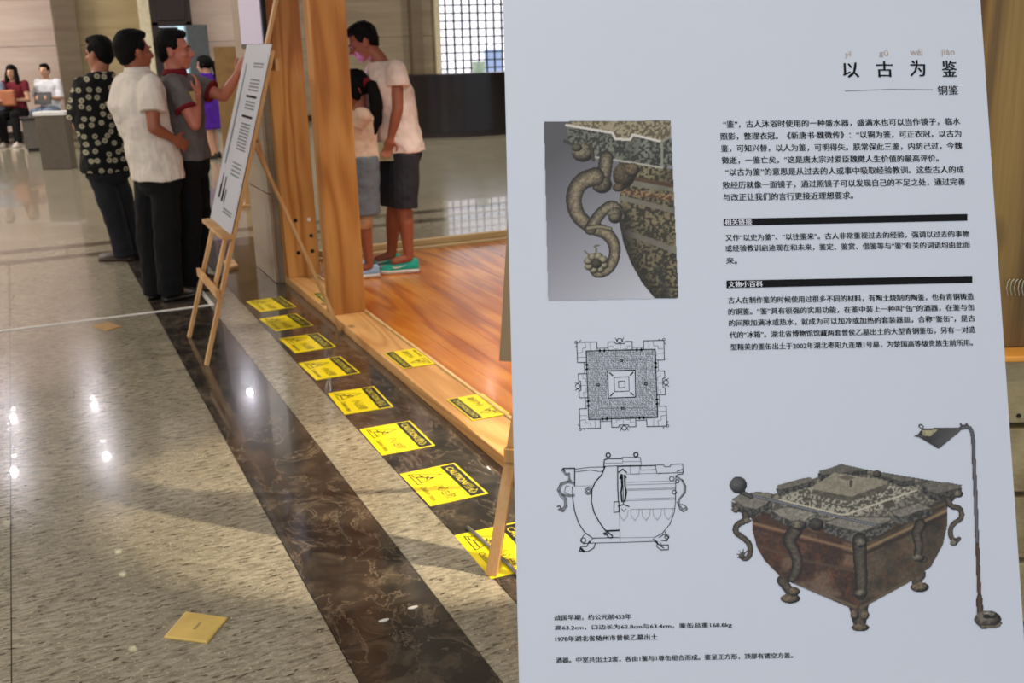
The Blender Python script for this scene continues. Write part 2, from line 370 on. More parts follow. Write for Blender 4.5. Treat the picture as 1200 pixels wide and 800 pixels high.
# lattice window behind the reception desk
win = struct(thing('window_1', 'tall white lit window behind a dark square lattice', 'window', (10.6, 21.7, 0)))
obj('window_frame', MB().box((8.22, 21.62, 0.5), (8.34, 21.8, 4.2)).box((13.2, 21.62, 0.5), (13.3, 21.8, 4.2)).box((8.22, 21.62, 0.45), (13.3, 21.8, 0.55)), 'cream', win)
obj('window_pane', MB().box((8.34, 21.92, 0.5), (14, 21.94, 4.2)), 'window', win)
obj('blue_pane', MB().box((9.45, 21.88, 0.6), (9.86, 21.90, 1.3)), 'frost', win)
for k in range(27):
    x = 8.50+k*0.186
    obj('lattice_bar', MB().box((x-0.015, 21.70, 0.55), (x+0.015, 21.73, 4.2)), 'metal', win)
for k in range(22):
    z = 0.6+k*0.163
    obj('lattice_rail', MB().box((8.34, 21.69, z-0.012), (13.2, 21.72, z+0.012)), 'metal', win)

# ceiling lamps (their mirror images are the bright dots in the polished floor)
first = None
LP = []
for lx in (-5.1, -3.7, -2.3, -0.88, 0.52, 4.7, 6.1, 7.5, 8.9):
    for ly in (17.55, 18.45, 20.25, 21.05): LP.append((lx, ly))
for lx in (-3.7, 6.0, 9.0):
    for ly in (14.2, 12.0): LP.append((lx, ly))
for lx, ly in ((0.39, 14.0), (0.38, 13.3), (0.32, 11.4), (-1.0, 15.7)):
    t = thing('ceiling_lamp', 'small dim recessed lamp in the nearer part of the hall ceiling', 'ceiling lamp', (lx, ly, CZ), 'dim recessed lamps over the middle of the hall')
    obj('lamp_disc', MB().tube([(lx, ly, CZ-0.012), (lx, ly, CZ-0.0)], 0.045, 16), 'dimlamp', t)
for lx, ly in LP:
    if first is None:
        first = thing('ceiling_lamp', 'round recessed lamp in the hall ceiling', 'ceiling lamp', (lx, ly, CZ), 'recessed lamps in rows across the ceiling')
        obj('lamp_rim', MB().tube([(lx, ly, CZ-0.02), (lx, ly, CZ+0.0)], 0.075, 20), 'white', first)
        obj('lamp_disc', MB().tube([(lx, ly, CZ-0.026), (lx, ly, CZ-0.0205)], 0.036, 20), 'lamp', first)
    else:
        c = copy_tree(first); c.location = (lx, ly, CZ)

# stone pier beside the timber frame
pier = struct(obj('wall_pier', MB().box((1.475, 7.15, 0), (1.70, 7.80, CZ-0.01)), 'grey'))
for a, b in ((0, 0.62), (0.62, 1.5), (1.5, 2.4), (2.4, 3.6), (3.6, 4.98)):
    obj('stone_panel', MB().box((1.455, 7.14, a+0.004), (1.476, 7.81, b-0.004)), 'grey', pier)

# ------------------------------------------------------------------ timber frame with its raised floor
frame = thing('exhibition_platform', 'orange pine post frame with a low sill around a raised laminate floor', 'wooden frame', (1.6, 5, 0))
obj('sill_board', MB().box((X4, 1.75, 0), (1.705, 7.13, 0.052)), 'pineL', frame, bevel=0.004)
obj('sill_board', MB().box((1.72, 7.52, 0), (6.0, 7.74, 0.06)), 'pineX', frame, bevel=0.004)
obj('edge_strip', MB().box((1.706, 1.75, 0), (1.722, 7.51, 0.060)), 'pineX', frame, bevel=0.002)
obj('upper_rail', MB().box((1.722, 7.60, 0.06), (6.0, 7.66, 0.10)), 'pineX', frame, bevel=0.003)
def post(x0, x1, y0, y1): return obj('post', MB().box((x0, y0, 0.052), (x1, y1, 3.0)), 'pine', frame, bevel=0.004)
post(1.510, 1.716, 5.88, 6.01)
p1 = post(1.515, 1.74, 7.02, 7.13)
for (px, py), m in (((346, 258), 'hole'), ((362, 257), 'white'), ((347.5, 277), 'hole'), ((364.5, 276), 'hole'), ((349.5, 296), 'hole'), ((366, 294), 'hole')):
    q = ON(px, py, 1, 7.02); obj('bolt_hole', MB().tube([(q[0], 7.019, q[2]), (q[0], 7.014, q[2])], 0.013, 14), m, p1)
post(1.522, 1.730, 1.80, 1.93)
post(5.7, 5.9, 7.53, 7.73)
obj('top_beam', MB().box((1.52, 1.76, 3.0), (1.73, 7.13, 3.14)), 'pineL', frame, bevel=0.004)
obj('top_beam', MB().box((1.52, 1.8, 3.14), (6.0, 1.95, 3.26)), 'pineX', frame, bevel=0.004)
obj('top_beam', MB().box((1.74, 7.55, 3.0), (6.0, 7.7, 3.14)), 'pineX', frame, bevel=0.004)
random.seed(5)
obj('deck_base', MB().box((1.723, 1.78, 0.0), (5.98, 7.515, 0.034)), 'grout', frame)
pw = 0.133
for i in range(32):
    x0 = 1.724+i*pw; y = 1.79-random.random()*1.0
    while y < 7.51:
        a, b = max(y, 1.79), min(y+1.3, 7.512); y += 1.3
        if b-a > 0.03: obj('floor_plank', MB().box((x0+0.0008, a+0.0008, 0.034), (x0+pw-0.0008, b-0.0008, 0.0455)), 'lam', frame)

# ------------------------------------------------------------------ caution stickers
def poly_ribbon(pts, w, closed=False):
    """flat ribbon along a polyline, list of quads in 2D"""
    pts = [np.array(p, float) for p in pts]
    if closed: pts = pts+[pts[0]]
    out = []
    for a, b in zip(pts[:-1], pts[1:]):
        d = b-a; L = np.linalg.norm(d)
        if L < 1e-9: continue
        d /= L; n = np.array([-d[1], d[0]])*w/2; e = d*w*0.35
        out.append([a-e+n, a-e-n, b+e-n, b+e+n])
    return out
def flat(mb, quads, z, fn=None):
    for q in quads:
        vs = [(p[0], p[1], z) for p in q]
        if fn: vs = [fn(p[0], p[1], z) for p in q]
        mb.add(vs, [tuple(range(len(q)))])
def put_text(mb, body, x0, x1, y0, y1, z, bold=0.0, fn=None):
    v, f, _ = glyphs(body)
    for k in range(1+(bold > 0)+(bold > 0.015)):
        mb.add([(x0+(x1-x0)*a+k*0.0006, y0+(y1-y0)*b, z+k*0.0001) for a, b in v], f)
SW, SH = 0.325, 0.228
def make_sticker(label):
    t = thing('caution_sticker', label, 'sticker')
    sheet = obj('sticker_sheet', MB().box((-SW/2, -SH/2, 0), (SW/2, SH/2, 0.0012)), 'yell', t)
    bar = MB().box((-SW/2+0.008, SH/2-0.066, 0.0012), (SW/2-0.008, SH/2-0.008, 0.0016)); obj('header_bar', bar, 'blk', t)
    m = MB(); put_text(m, 'CAUTION/当心', -SW/2+0.03, SW/2-0.03, SH/2-0.056, SH/2-0.018, 0.0020, 0.02); obj('header_lettering', m, 'yellink', t)
    m = MB(); A, B, C_ = (-0.140, -0.088), (-0.032, -0.088), (-0.086, 0.028)
    flat(m, poly_ribbon([A, B, C_], 0.0045, True), 0.0017)
    # stumbling figure above a step
    flat(m, poly_ribbon([(-0.128, -0.078), (-0.104, -0.078), (-0.104, -0.070), (-0.046, -0.070)], 0.005), 0.0017)
    flat(m, poly_ribbon([(-0.098, -0.064), (-0.088, -0.046), (-0.074, -0.028)], 0.008), 0.0018)
    flat(m, poly_ribbon([(-0.112, -0.052), (-0.088, -0.046)], 0.006), 0.0018); flat(m, poly_ribbon([(-0.078, -0.034), (-0.062, -0.042)], 0.005), 0.0018); flat(m, poly_ribbon([(-0.078, -0.034), (-0.092, -0.022)], 0.005), 0.0018)
    flat(m, [[(-0.068+0.008*math.cos(a), -0.018+0.008*math.sin(a)) for a in (k*math.pi/5 for k in range(10))]], 0.0018)
    obj('warning_triangle', m, 'blk', t)
    m = MB(); put_text(m, '小心台阶', -0.005, 0.135, -0.040, 0.006, 0.0017, 0.012); put_text(m, 'Caution steps', -0.008, 0.130, -0.098, -0.068, 0.0017, 0.008); stuff(obj('lettering', m, 'blk', t))
    return t
rows = [(288, 353, 306, 366), (304, 374, 323, 388), (327, 397, 346, 414), (350, 426, 370, 445), (384, 461, 404, 486), (421, 503, 448, 534), (468, 555, 505, 594), (532, 627, 576, 679)]
labels = ['yellow caution sticker on the dark marble strip, farthest in the row', 'yellow caution sticker, second farthest in the row on dark marble',
          'yellow caution sticker, third from the far end on dark marble', 'yellow caution sticker, fourth from the far end of the marble row',
          'yellow caution sticker, fifth from the far end, left of the bare sill', 'large yellow caution sticker, third nearest in the row on dark marble',
          'large yellow caution sticker in a sunlit patch, second nearest in the row', 'nearest yellow caution sticker, under the easel foot beside the big poster']
proto = None
for (ax, ay, bx, by), lab in zip(rows, labels):
    a = G(ax, ay); b = G(bx, by); c = (a+b)/2
    if proto is None: proto = make_sticker(lab); o = proto
    else: o = copy_tree(proto); o['label'] = lab
    o['group'] = 'caution stickers along the marble strip'
    o.location = (X3+0.008+SH/2, c[1], 0.0004); o.rotation_euler = (0, 0, -math.pi/2)
    d = a-b; o.rotation_euler[2] = math.atan2(b[1]-a[1], b[0]-a[0])
    n = np.array([-(b-a)[1], (b-a)[0], 0]); n /= np.linalg.norm(n); o.location = tuple(c+n*SH/2+np.array([0, 0, 0.0004]))
for (ax, ay, bx, by), lab in zip([(450, 414, 474, 432), (523, 470, 556, 491), (366, 344, 381, 356)],
                                 ['upside-down yellow caution sticker on the pale sill, middle of three', 'upside-down yellow caution sticker on the sill, nearest to the big poster', 'yellow caution sticker on the sill behind the nearer wooden post']):
    a = G(ax, ay, 0.053); b = G(bx, by, 0.053); c = (a+b)/2
    o = copy_tree(proto); o['label'] = lab; o['group'] = 'caution stickers on the timber sill'
    d = (a-b); o.rotation_euler = (0, 0, math.pi/2); o.location = (max(c[0]-0.004, X4+0.006)+0.115*0.76, c[1], 0.0545); o.scale = (0.93, 0.76, 1)

# ------------------------------------------------------------------ easels
def easel(label, base, n, lean, tray_z, strut_foot, tray_w=0.31, mast_top=1.9, splay=0.115, bar=0.275):
    """A-frame easel: base = mid point between the front feet, n = level direction it faces"""
    base = np.array(base, float); n = np.array([n[0], n[1], 0.]); n /= np.linalg.norm(n); w = np.array([-n[1], n[0], 0.])
    k = math.tan(math.radians(lean))
    def F(s, z, o=0.0): return base+w*s-n*k*z+np.array([0, 0, z])+n*o     # point in the leaning plane
    t = thing('display_easel', label, 'easel', base, 'pale pine display easels')
    sw = lambda z: 0.30-splay*z
    for s in (-1, 1): obj('front_leg', MB().slat(F(s*sw(0), 0), F(s*sw(1.57), 1.57), w, 0.036, 0.02), 'easel', t, bevel=0.002)
    obj('mast', MB().slat(F(0, 0.33, -0.022), F(0, mast_top, -0.022), w, 0.045, 0.018), 'easel', t, bevel=0.002)
    obj('cross_bar', MB().slat(F(-bar, 0.37, 0.022), F(bar, 0.37, 0.022), (0, 0, 1), 0.045, 0.02), 'easel', t, bevel=0.002)
    obj('top_block', MB().slat(F(-sw(1.5), 1.5, -0.04), F(sw(1.5), 1.5, -0.04), (0, 0, 1), 0.06, 0.02), 'easel', t, bevel=0.002)
    obj('tray', MB().slat(F(-tray_w, tray_z-0.012, 0.035), F(tray_w, tray_z-0.012, 0.035), n, 0.06, 0.022), 'easel', t, bevel=0.003)
    hz = 1.12; hp = F(0, hz, -0.05); st = np.array(strut_foot, float)
    obj('strut', MB().slat(hp, st, w, 0.032, 0.018), 'easel', t, bevel=0.002)
    obj('hinge', MB().slat(hp+n*0.03+(st-hp)*0.0, hp-n*0.02, w, 0.07, 0.04), 'metal', t, bevel=0.002)
    mid = hp+(st-hp)*0.16
    obj('stay', MB().slat(F(0, 1.22, -0.03), mid, w, 0.02, 0.012), 'easel', t)
    return t, F, w, n

# far easel with the spear poster
eA = easel('pale pine easel holding the narrow-looking poster beside the three men', (0.705, 5.726, 0), (-1, 0), 17.5, 0.67, (1.50, 5.69, 0.01), splay=0.02, bar=0.32)
FA = eA[1]
def leaning_board(name, label, F, w, z0, z1, hw, off, thick, cat='poster', mat='paper', back='foam', name_sheet='poster_sheet'):
    t = thing(name, label, cat, F(0, z0, off))
    b = MB(); b.rings([[F(-hw, z0, off), F(hw, z0, off), F(hw, z1, off), F(-hw, z1, off)], [F(-hw, z0, off+thick), F(hw, z0, off+thick), F(hw, z1, off+thick), F(-hw, z1, off+thick)]])
    obj('foam_board', b, back, t)
    s = MB(); e = 0.0012; s.rings([[F(a, z, off+thick+q) for a, z in ((-hw, z0), (hw, z0), (hw, z1), (-hw, z1))] for q in (0.0001, e)])
    obj(name_sheet, s, mat, t)
    return t
pA = leaning_board('exhibition_poster', 'white exhibition poster with a spear picture on the easel by the men', FA, eA[2], 0.672, 1.60, 0.30, 0.016, 0.006)
# print of the far poster (seen too obliquely to read): w axis of this easel runs to -Y, so s=-0.30 is its far edge for the viewer
def fa(s, z, o=0.0): return FA(s, z, 0.0250+o)        # s from -0.30 (viewer's left) to 0.30
def bmesh2(quads, o=0.0):
    m = MB()
    for q in quads: m.add([fa(a, b, o) for a, b in q], [tuple(range(len(q)))])
    return m
sgn = 1
def rect(x0, x1, y0, y1): return [(x0, y0), (x1, y0), (x1, y1), (x0, y1)]
obj('title_bars', bmesh2([rect(-0.02, 0.24, 1.335, 1.347), rect(-0.02, 0.24, 1.235, 1.247)]), 'ink', pA)
obj('spear_picture', bmesh2([[(-0.215, 0.98), (-0.185, 0.98), (-0.165, 1.15), (-0.178, 1.50), (-0.192, 1.50), (-0.205, 1.15)]]), 'greyink', pA)
obj('ferrule_picture', bmesh2([rect(-0.20, -0.155, 0.80, 0.87), rect(-0.11, -0.065, 0.79, 0.86), rect(-0.185, -0.165, 0.87, 0.93), rect(-0.095, -0.075, 0.86, 0.92), rect(-0.03, -0.01, 0.79, 0.86)]), 'ink', pA)
random.seed(3); q = []
for z in [1.50, 1.485]+[1.42-0.017*k for k in range(4)]+[1.31-0.016*k for k in range(3)]+[1.20-0.016*k for k in range(9)]+[1.0-0.02*k for k in range(4)]+[0.76, 0.745]:
    x = 0.0
    while x < 0.235:
        a = 0.007+random.random()*0.004; q.append(rect(x, x+a, z, z+0.0085)); x += a+0.003
stuff(obj('small_lettering', bmesh2(q), 'greyink', pA))

# second easel, mostly hidden behind the foreground poster
th = math.radians(229); nB = (math.cos(th), math.sin(th)); wB = np.array([-nB[1], nB[0], 0]); fB = G(576, 674)
eB = easel('pale pine easel half hidden behind the big foreground poster', fB+wB*0.30, nB, 17.5, 0.64, tuple(fB+wB*0.30-np.array([nB[0], nB[1], 0])*0.80+np.array([0, 0, 0.052])), tray_w=0.24)
pB = leaning_board('exhibition_poster', 'brown-grey card on the half-hidden easel over the wooden floor', eB[1], eB[2], 0.645, 1.5, 0.31, 0.016, 0.006, mat='shade', back='shade')

# ------------------------------------------------------------------ the foreground poster
LEAN = math.radians(21.8)
pv = FH*math.sin(LEAN)+np.array([0, 0, 1])*math.cos(LEAN)
pn = np.cross(RH, pv); pn = pn if pn @ FH < 0 else -pn                     # faces the photographer
P0 = CAM+R@np.array([0, 0, -1.29])
def uv(x, y):                                                            # picture point -> metres on the poster plane
    d = ray(x, y); s = ((P0-CAM)@pn)/(d@pn); Q = CAM+d*s-P0; return Q@RH, Q@pv
def pl(u, v, o=0.0): return P0+RH*u+pv*v+pn*o
U0, U1, V0, V1 = -0.0012, 0.6025, -0.475, 0.445
pc = pl((U0+U1)/2, V0, -0.01)
poster = thing('exhibition_poster', 'big white foreground poster about a bronze vessel filling the right half', 'poster', pc)
b = MB(); b.rings([[pl(*q, -0.008) for q in ((U0, V0), (U1, V0), (U1, V1), (U0, V1))], [pl(*q, -0.0012) for q in ((U0, V0), (U1, V0), (U1, V1), (U0, V1))]]); obj('foam_board', b, 'foam', poster)
# the sheet, with a faint waviness of the print
b = MB(); nx, ny = 40, 60
for j in range(ny+1):
    for i in range(nx+1):
        u = U0+(U1-U0)*i/nx; v = V0+(V1-V0)*j/ny
        b.v.append(tuple(pl(u, v, 0.0)))
for j in range(ny):
    for i in range(nx): a = j*(nx+1)+i; b.f.append((a, a+1, a+nx+2, a+nx+1))
sheet = obj('poster_sheet', b, 'paper', poster, smooth=True)
def px_part(name, polys, mat, o=0.0005):
    m = MB()
    for q in polys:
        m.add([pl(*uv(*p), o) for p in q], [tuple(range(len(q)))])
    return obj(name, m, mat, poster)
def px_text(m, body, x0, y0, x1, y1, h, o=0.0006, bold=0.0):
    """text whose centre line runs (x0,y0)-(x1,y1) in the picture, h high"""
    u0, v0 = uv(x0, y0); u1, v1 = uv(x1, y1); hh = abs(uv(x0, y0-h/2)[1]-uv(x0, y0+h/2)[1])
    v, f, _ = glyphs(body)
    for k in range(1+(bold > 0)+(bold > 0.01)):
        vs = []
        for a, b_ in v: vs.append(pl(u0+(u1-u0)*a+k*wpx_(0.38), v0+(v1-v0)*a+(b_-0.5)*hh, o+k*0.00012))
        m.add(vs, f)
def wpx_(w): return w*1.29/FPX
def Zc(ox, oy, s): return lambda x, y: (ox+x/s, oy+y/s)
A_ = Zc(830, 40, 3.75); B_ = Zc(830, 240, 3.75); C_ = Zc(640, 700, 3.75); D_ = Zc(960, 40, 6.667)
m = MB()
for t_, x0, x1, y0, y1 in (('以', 987.5, 1006, 73.5, 91), ('古', 1026.5, 1045.5, 72, 90.5), ('为', 1066, 1083.5, 70.5, 89.5), ('鉴', 1103.5, 1120.5, 71, 90)):
    px_text(m, t_, x0, (y0+y1)/2, x1, (y0+y1)/2, y1-y0, bold=0.012)
px_text(m, '铜鉴', 1098.5, 106.2, 1122.5, 105.4, 10.8, bold=0.004)
stuff(obj('title_lettering', m, 'ink', poster))
m = MB()
for t_, x0, x1, y0, y1 in (('yī', 990, 997.8, 60.5, 68.3), ('gǔ', 1030, 1040.7, 58.5, 67.3), ('wéi', 1066.4, 1080.8, 57, 65), ('jiàn', 1102.8, 1118.4, 57.5, 66)):
    px_text(m, t_, x0, (y0+y1)/2, x1, (y0+y1)/2, y1-y0)
obj('pinyin_lettering', m, 'brownink', poster)
px_part('title_rule', [[(990, 106.4), (1043, 104.3), (1093, 104.8), (1093, 105.4), (1043, 105.0), (990, 107.1)]], 'greyink')
m = MB()
for t_, x0, x1, y0, y1 in (('“鉴”，古人沐浴时使用的一种盛水器，盛满水也可以当作镜子，临水', 65, 1105, 397, 383),
        ('照影，整理衣冠。《新唐书·魏徵传》：“以铜为鉴，可正衣冠，以古为', 52, 1110, 450, 437), ('鉴，可知兴替，以人为鉴，可明得失。朕常保此三鉴，内防己过，今魏', 55, 1113, 503, 490),
        ('徵逝，一鉴亡矣。”这是唐太宗对爱臣魏徵人生价值的最高评价。', 58, 1010, 555, 545), ('“以古为鉴”的意思是从过去的人或事中吸取经验教训。这些古人的成', 75, 1122, 607, 594),
        ('败经历就像一面镜子，通过照镜子可以发现自己的不足之处，通过完善', 63, 1127, 664, 648), ('与改正让我们的言行更接近理想要求。', 65, 635, 717, 708)):
    m = MB(); px_text(m, t_, *A_(x0, y0), *A_(x1, y1), 8.6, bold=0.008); stuff(obj('text_line', m, 'ink', poster))
m = MB()
for t_, x0, x1, y0, y1 in (('又作“以史为鉴”、“以往鉴来”。古人非常重视过去的经验，强调以过去的事物', 75, 1145, 145, 127), ('或经验教训启迪现在和未来，鉴定、鉴赏、借鉴等与“鉴”有关的词语均由此而', 75, 1148, 192, 175), ('来。', 78, 125, 245, 245),
        ('古人在制作鉴的时候使用过很多不同的材料，有陶土烧制的陶鉴，也有青铜铸造', 87, 1165, 420, 402), ('的铜鉴。“鉴”具有很强的实用功能，在鉴中装上一种叫“缶”的酒器，在鉴与缶', 87, 1168, 470, 450),
        ('的间隙加满冰或热水，就成为可以加冷或加热的套装器皿，合称“鉴缶”，是古', 90, 1170, 520, 498), ('代的“冰箱”。湖北省博物馆馆藏两套曾侯乙墓出土的大型青铜鉴缶，另有一对造', 93, 1173, 572, 548),
        ('型精美的鉴缶出土于2002年湖北枣阳九连墩1号墓，为楚国高等级贵族生前所用。', 97, 1160, 625, 605)):
    m = MB(); px_text(m, t_, *B_(x0, y0), *B_(x1, y1), 7.9, bold=0.004); stuff(obj('text_line', m, 'ink', poster))
px_part('heading_bar', [[B_(67, 93), B_(1138, 70), B_(1138, 40), B_(67, 62)]], 'ink')
px_part('heading_bar', [[B_(80, 366), B_(1160, 343), B_(1160, 312), B_(80, 333)]], 'ink')
m = MB(); px_text(m, '相关链接', *B_(72, 77), *B_(190, 75), 6.6, 0.0010, 0.008); px_text(m, '文物小百科', *B_(87, 350), *B_(237, 347), 7, 0.0010, 0.008); stuff(obj('heading_lettering', m, 'whiteink', poster))
m = MB()
for t_, x0, x1, y0, y1 in (('战国早期，约公元前433年', 37, 373, 88, 83), ('高63.2cm，口边长为62.8cm与63.4cm，鉴缶总重168.8kg', 38, 815, 134, 120), ('1978年湖北省随州市曾侯乙墓出土', 40, 487, 182, 172),
        ('酒器。中室共出土2套，各由1鉴与1尊缶组合而成。鉴呈正方形，顶部有镂空方盖。', 42, 1083, 275, 253)):
    m = MB(); px_text(m, t_, *C_(x0, y0), *C_(x1, y1), 6.6, bold=0.004); stuff(obj('text_line', m, 'ink', poster))

# ---- printed pictures: painted on a fine grid of points of the sheet
class Canvas:
    def __init__(s, cx0, cy0, cx1, cy1, conv, step, seed=1):
        s.nx = int((cx1-cx0)/step)+1; s.ny = int((cy1-cy0)/step)+1
        s.X, s.Y = np.meshgrid(np.linspace(cx0, cx1, s.nx), np.linspace(cy0, cy1, s.ny)); s.conv = conv
        s.fat = 1.0; s.tone = 1.0; s.c = np.zeros((s.ny, s.nx, 3)); s.a = np.zeros((s.ny, s.nx)); s.rng = np.random.default_rng(seed)
    def nz(s, cell, oct=3):
        out = np.zeros_like(s.X); amp = 1; tot = 0
        for _ in range(oct):
            gx = (s.X-s.X.min())/cell; gy = (s.Y-s.Y.min())/cell
            g = s.rng.random((int(gy.max())+3, int(gx.max())+3)); ix = gx.astype(int); iy = gy.astype(int); fx = gx-ix; fy = gy-iy
            fx = fx*fx*(3-2*fx); fy = fy*fy*(3-2*fy)
            out += amp*((g[iy, ix]*(1-fx)+g[iy, ix+1]*fx)*(1-fy)+(g[iy+1, ix]*(1-fx)+g[iy+1, ix+1]*fx)*fy); tot += amp; amp *= 0.6; cell /= 2
        return out/tot
    def inside(s, P):
        r = np.zeros(s.X.shape, bool); n = len(P)
        for i in range(n):
            (x1, y1), (x2, y2) = P[i], P[(i+1) % n]
            if y1 == y2: continue
            c = ((y1 > s.Y) != (y2 > s.Y)) & (s.X < (x2-x1)*(s.Y-y1)/(y2-y1)+x1); r ^= c
        return r
    def put(s, mask, col, alpha=1.0):
        al = (mask*alpha)[..., None] if not isinstance(mask, np.ndarray) or mask.dtype != bool else (mask.astype(float)*alpha)[..., None]
        s.c = s.c*(1-al)+np.asarray(col, float)*al; s.a = np.maximum(s.a, mask.astype(float))
    def poly(s, P, col, tex=None, alpha=1.0): s.put(s.inside(P), col if tex is None else tex, alpha)
    def dist(s, pts):
        best = np.full(s.X.shape, 1e9); T = np.zeros(s.X.shape); n = len(pts)-1
        for i in range(n):
            (x1, y1), (x2, y2) = pts[i], pts[i+1]; dx, dy = x2-x1, y2-y1; t = np.clip(((s.X-x1)*dx+(s.Y-y1)*dy)/(dx*dx+dy*dy+1e-9), 0, 1)
            d = np.hypot(s.X-x1-t*dx, s.Y-y1-t*dy); k = d < best; best = np.where(k, d, best); T = np.where(k, (i+t)/n, T)
        return best, T
    def tube(s, pts, w0, w1, dark, lightc, n=None, lx=-0.35):
        for _ in range(2):                       # round the corners
            q = [pts[0]]
            for a, b in zip(pts[:-1], pts[1:]): q += [(a[0]*0.75+b[0]*0.25, a[1]*0.75+b[1]*0.25), (a[0]*0.25+b[0]*0.75, a[1]*0.25+b[1]*0.75)]
            pts = q+[pts[-1]]
        d, T = s.dist(pts); w = (w0+(w1-w0)*T)/2*s.fat; k = d < w; sh = np.sqrt(np.clip(1-(d/w)**2, 0, 1))**2.6*0.85
        if n is not None: sh = np.clip(sh*(0.55+0.9*n), 0, 1)
        col = np.array(dark)[None, None]*(1-sh[..., None])+np.array(lightc)[None, None]*sh[..., None]; s.put(k, col)
    def ell(s, cx, cy, rx, ry, dark, lightc, n=None):
        r = ((s.X-cx)/rx)**2+((s.Y-cy)/ry)**2; k = r < 1; sh = np.sqrt(np.clip(1-((s.X-cx+rx*0.2)/rx)**2-((s.Y-cy+ry*0.25)/ry)**2, 0, 1))
        if n is not None: sh = sh*(0.5+n)
        sh = np.clip(sh, 0, 1)[..., None]**1.5*0.9; s.put(k, np.array(dark)*(1-sh)+np.array(lightc)*sh)
    def build(s, name, keep_all=False):
        px, py = s.conv(s.X, s.Y); D = np.stack([(px-600)/FPX, (400-py)/FPX, -np.ones_like(px)], -1)@R.T
        t = ((P0-CAM)@pn)/(D@pn); Q = CAM+D*t[..., None]+pn*0.0007-np.array(poster.location)
        idx = np.arange(s.nx*s.ny).reshape(s.ny, s.nx); f = np.stack([idx[1:, :-1], idx[1:, 1:], idx[:-1, 1:], idx[:-1, :-1]], -1)
        if not keep_all:
            k = (s.a[:-1, :-1] > 0.5) & (s.a[1:, :-1] > 0.5) & (s.a[:-1, 1:] > 0.5) & (s.a[1:, 1:] > 0.5); f = f[k]
        f = f.reshape(-1, 4); used = np.unique(f); re = np.zeros(s.nx*s.ny, int); re[used] = np.arange(len(used))
        me = bpy.data.meshes.new(name); me.vertices.add(len(used)); me.vertices.foreach_set('co', Q.reshape(-1, 3)[used].ravel())
        ff = re[f]; me.loops.add(ff.size); me.loops.foreach_set('vertex_index', ff.ravel()); me.polygons.add(len(ff)); me.polygons.foreach_set('loop_start', np.arange(len(ff))*4)
        me.update(calc_edges=True); cl = np.clip(s.c.reshape(-1, 3)[used]/255, 0, 1); cl = np.where(cl <= 0.04045, cl/12.92, ((cl+0.055)/1.055)**2.4)
        at = me.color_attributes.new('ink', 'FLOAT_COLOR', 'POINT'); at.data.foreach_set('color', np.concatenate([cl, np.ones((len(cl), 1))], 1).ravel())
        me.materials.append(MT['pic']); o = link(bpy.data.objects.new(name, me)); o.parent = poster; return o
def blend(a, b, t): return np.array(a)*(1-t[..., None])+np.array(b)*t[..., None]
def sstep(x, a, b): t = np.clip((x-a)/(b-a), 0, 1); return t*t*(3-2*t)

# photograph of the dragon handle
c = Canvas(20, 34, 580, 780, Zc(630, 130, 3.478), 2.4, 4)
out = [(25, 42), (543, 38), (575, 763), (42, 775)]
c.put(c.inside(out), blend((74, 74, 78), (168, 168, 176), np.clip((c.Y-60)/700*0.85+(c.X-250)/1400, 0, 1)))
n1 = c.nz(9, 2); n2 = c.nz(60, 3); sp = sstep(n1, 0.42, 0.60)
tan_ = blend((46, 42, 33), (120, 110, 82), sp*(0.35+0.7*n2))
body = [(335, 330), (330, 200), (440, 200), (552, 240), (575, 763), (480, 767), (425, 700), (380, 620), (350, 540), (332, 455)]
c.put(c.inside(body) & c.inside(out), tan_)
for y0, y1, w in ((305, 300, 26), (372, 395, 20), (508, 556, 24)):
    d, T = c.dist([(345, y0-16), (470, (y0+y1)/2+2), (575, y1+18)]); c.put((d < w/2) & c.inside(body), blend((84, 80, 70), (110, 106, 94), n2))
d, T = c.dist([(360, 270), (552, 305)]); c.put((d < 8) & c.inside(body), blend((60, 44, 32), (78, 58, 42), n2))
d, T = c.dist([(340, 326), (552, 356)]); c.put((d < 12) & c.inside(body), blend((70, 52, 38), (130, 104, 74), sp))
for P in ([(335, 430), (350, 540), (380, 620), (425, 700), (480, 767)],):
    d, T = c.dist(P); c.put(c.inside(body), (20, 18, 16), 1) if False else None
    al = np.clip(1-d/60, 0, 1)*0.75*c.inside(body); c.c = c.c*(1-al[..., None])+np.array((20, 18, 15))*al[..., None]
d, T = c.dist([(495, 640), (530, 760)]); al = np.clip(1-d/26, 0, 1)*0.8*c.inside(out); c.c = c.c*(1-al[..., None])+np.array((38, 38, 36))*al[..., None]
c.poly([(118, 58), (305, 92), (315, 118), (375, 122), (385, 100), (505, 128), (545, 102), (550, 222), (508, 236), (380, 212), (232, 190), (215, 148), (125, 128)], None, blend((44, 46, 43), (112, 112, 100), sp*(0.4+0.7*n2)))
c.poly([(118, 55), (150, 42), (543, 40), (545, 102), (505, 126), (388, 100), (376, 118), (318, 114), (305, 90)], None, blend((84, 76, 60), (136, 126, 102), sp))
for P in ([(118, 58), (305, 90), (316, 114), (376, 118), (388, 97), (505, 126)], [(505, 126), (545, 102)], [(505, 126), (508, 232)]):
    d, T = c.dist(P); c.put((d < 5), (178, 172, 164) if P[0][0] != 505 else (120, 118, 106))
d, T = c.dist([(232, 188), (380, 210), (508, 232)]); c.put(d < 4, (142, 140, 130))
dk = (26, 23, 20); lt = (132, 120, 96); nn = c.nz(7, 2)
c.tube([(112, 124), (150, 140)], 14, 10, dk, (70, 66, 58)); c.ell(185, 170, 46, 38, dk, (120, 112, 92), nn); c.ell(160, 150, 22, 16, dk, (90, 84, 70)); c.tube([(215, 140), (228, 200)], 16, 12, (20, 18, 16), (70, 66, 58))
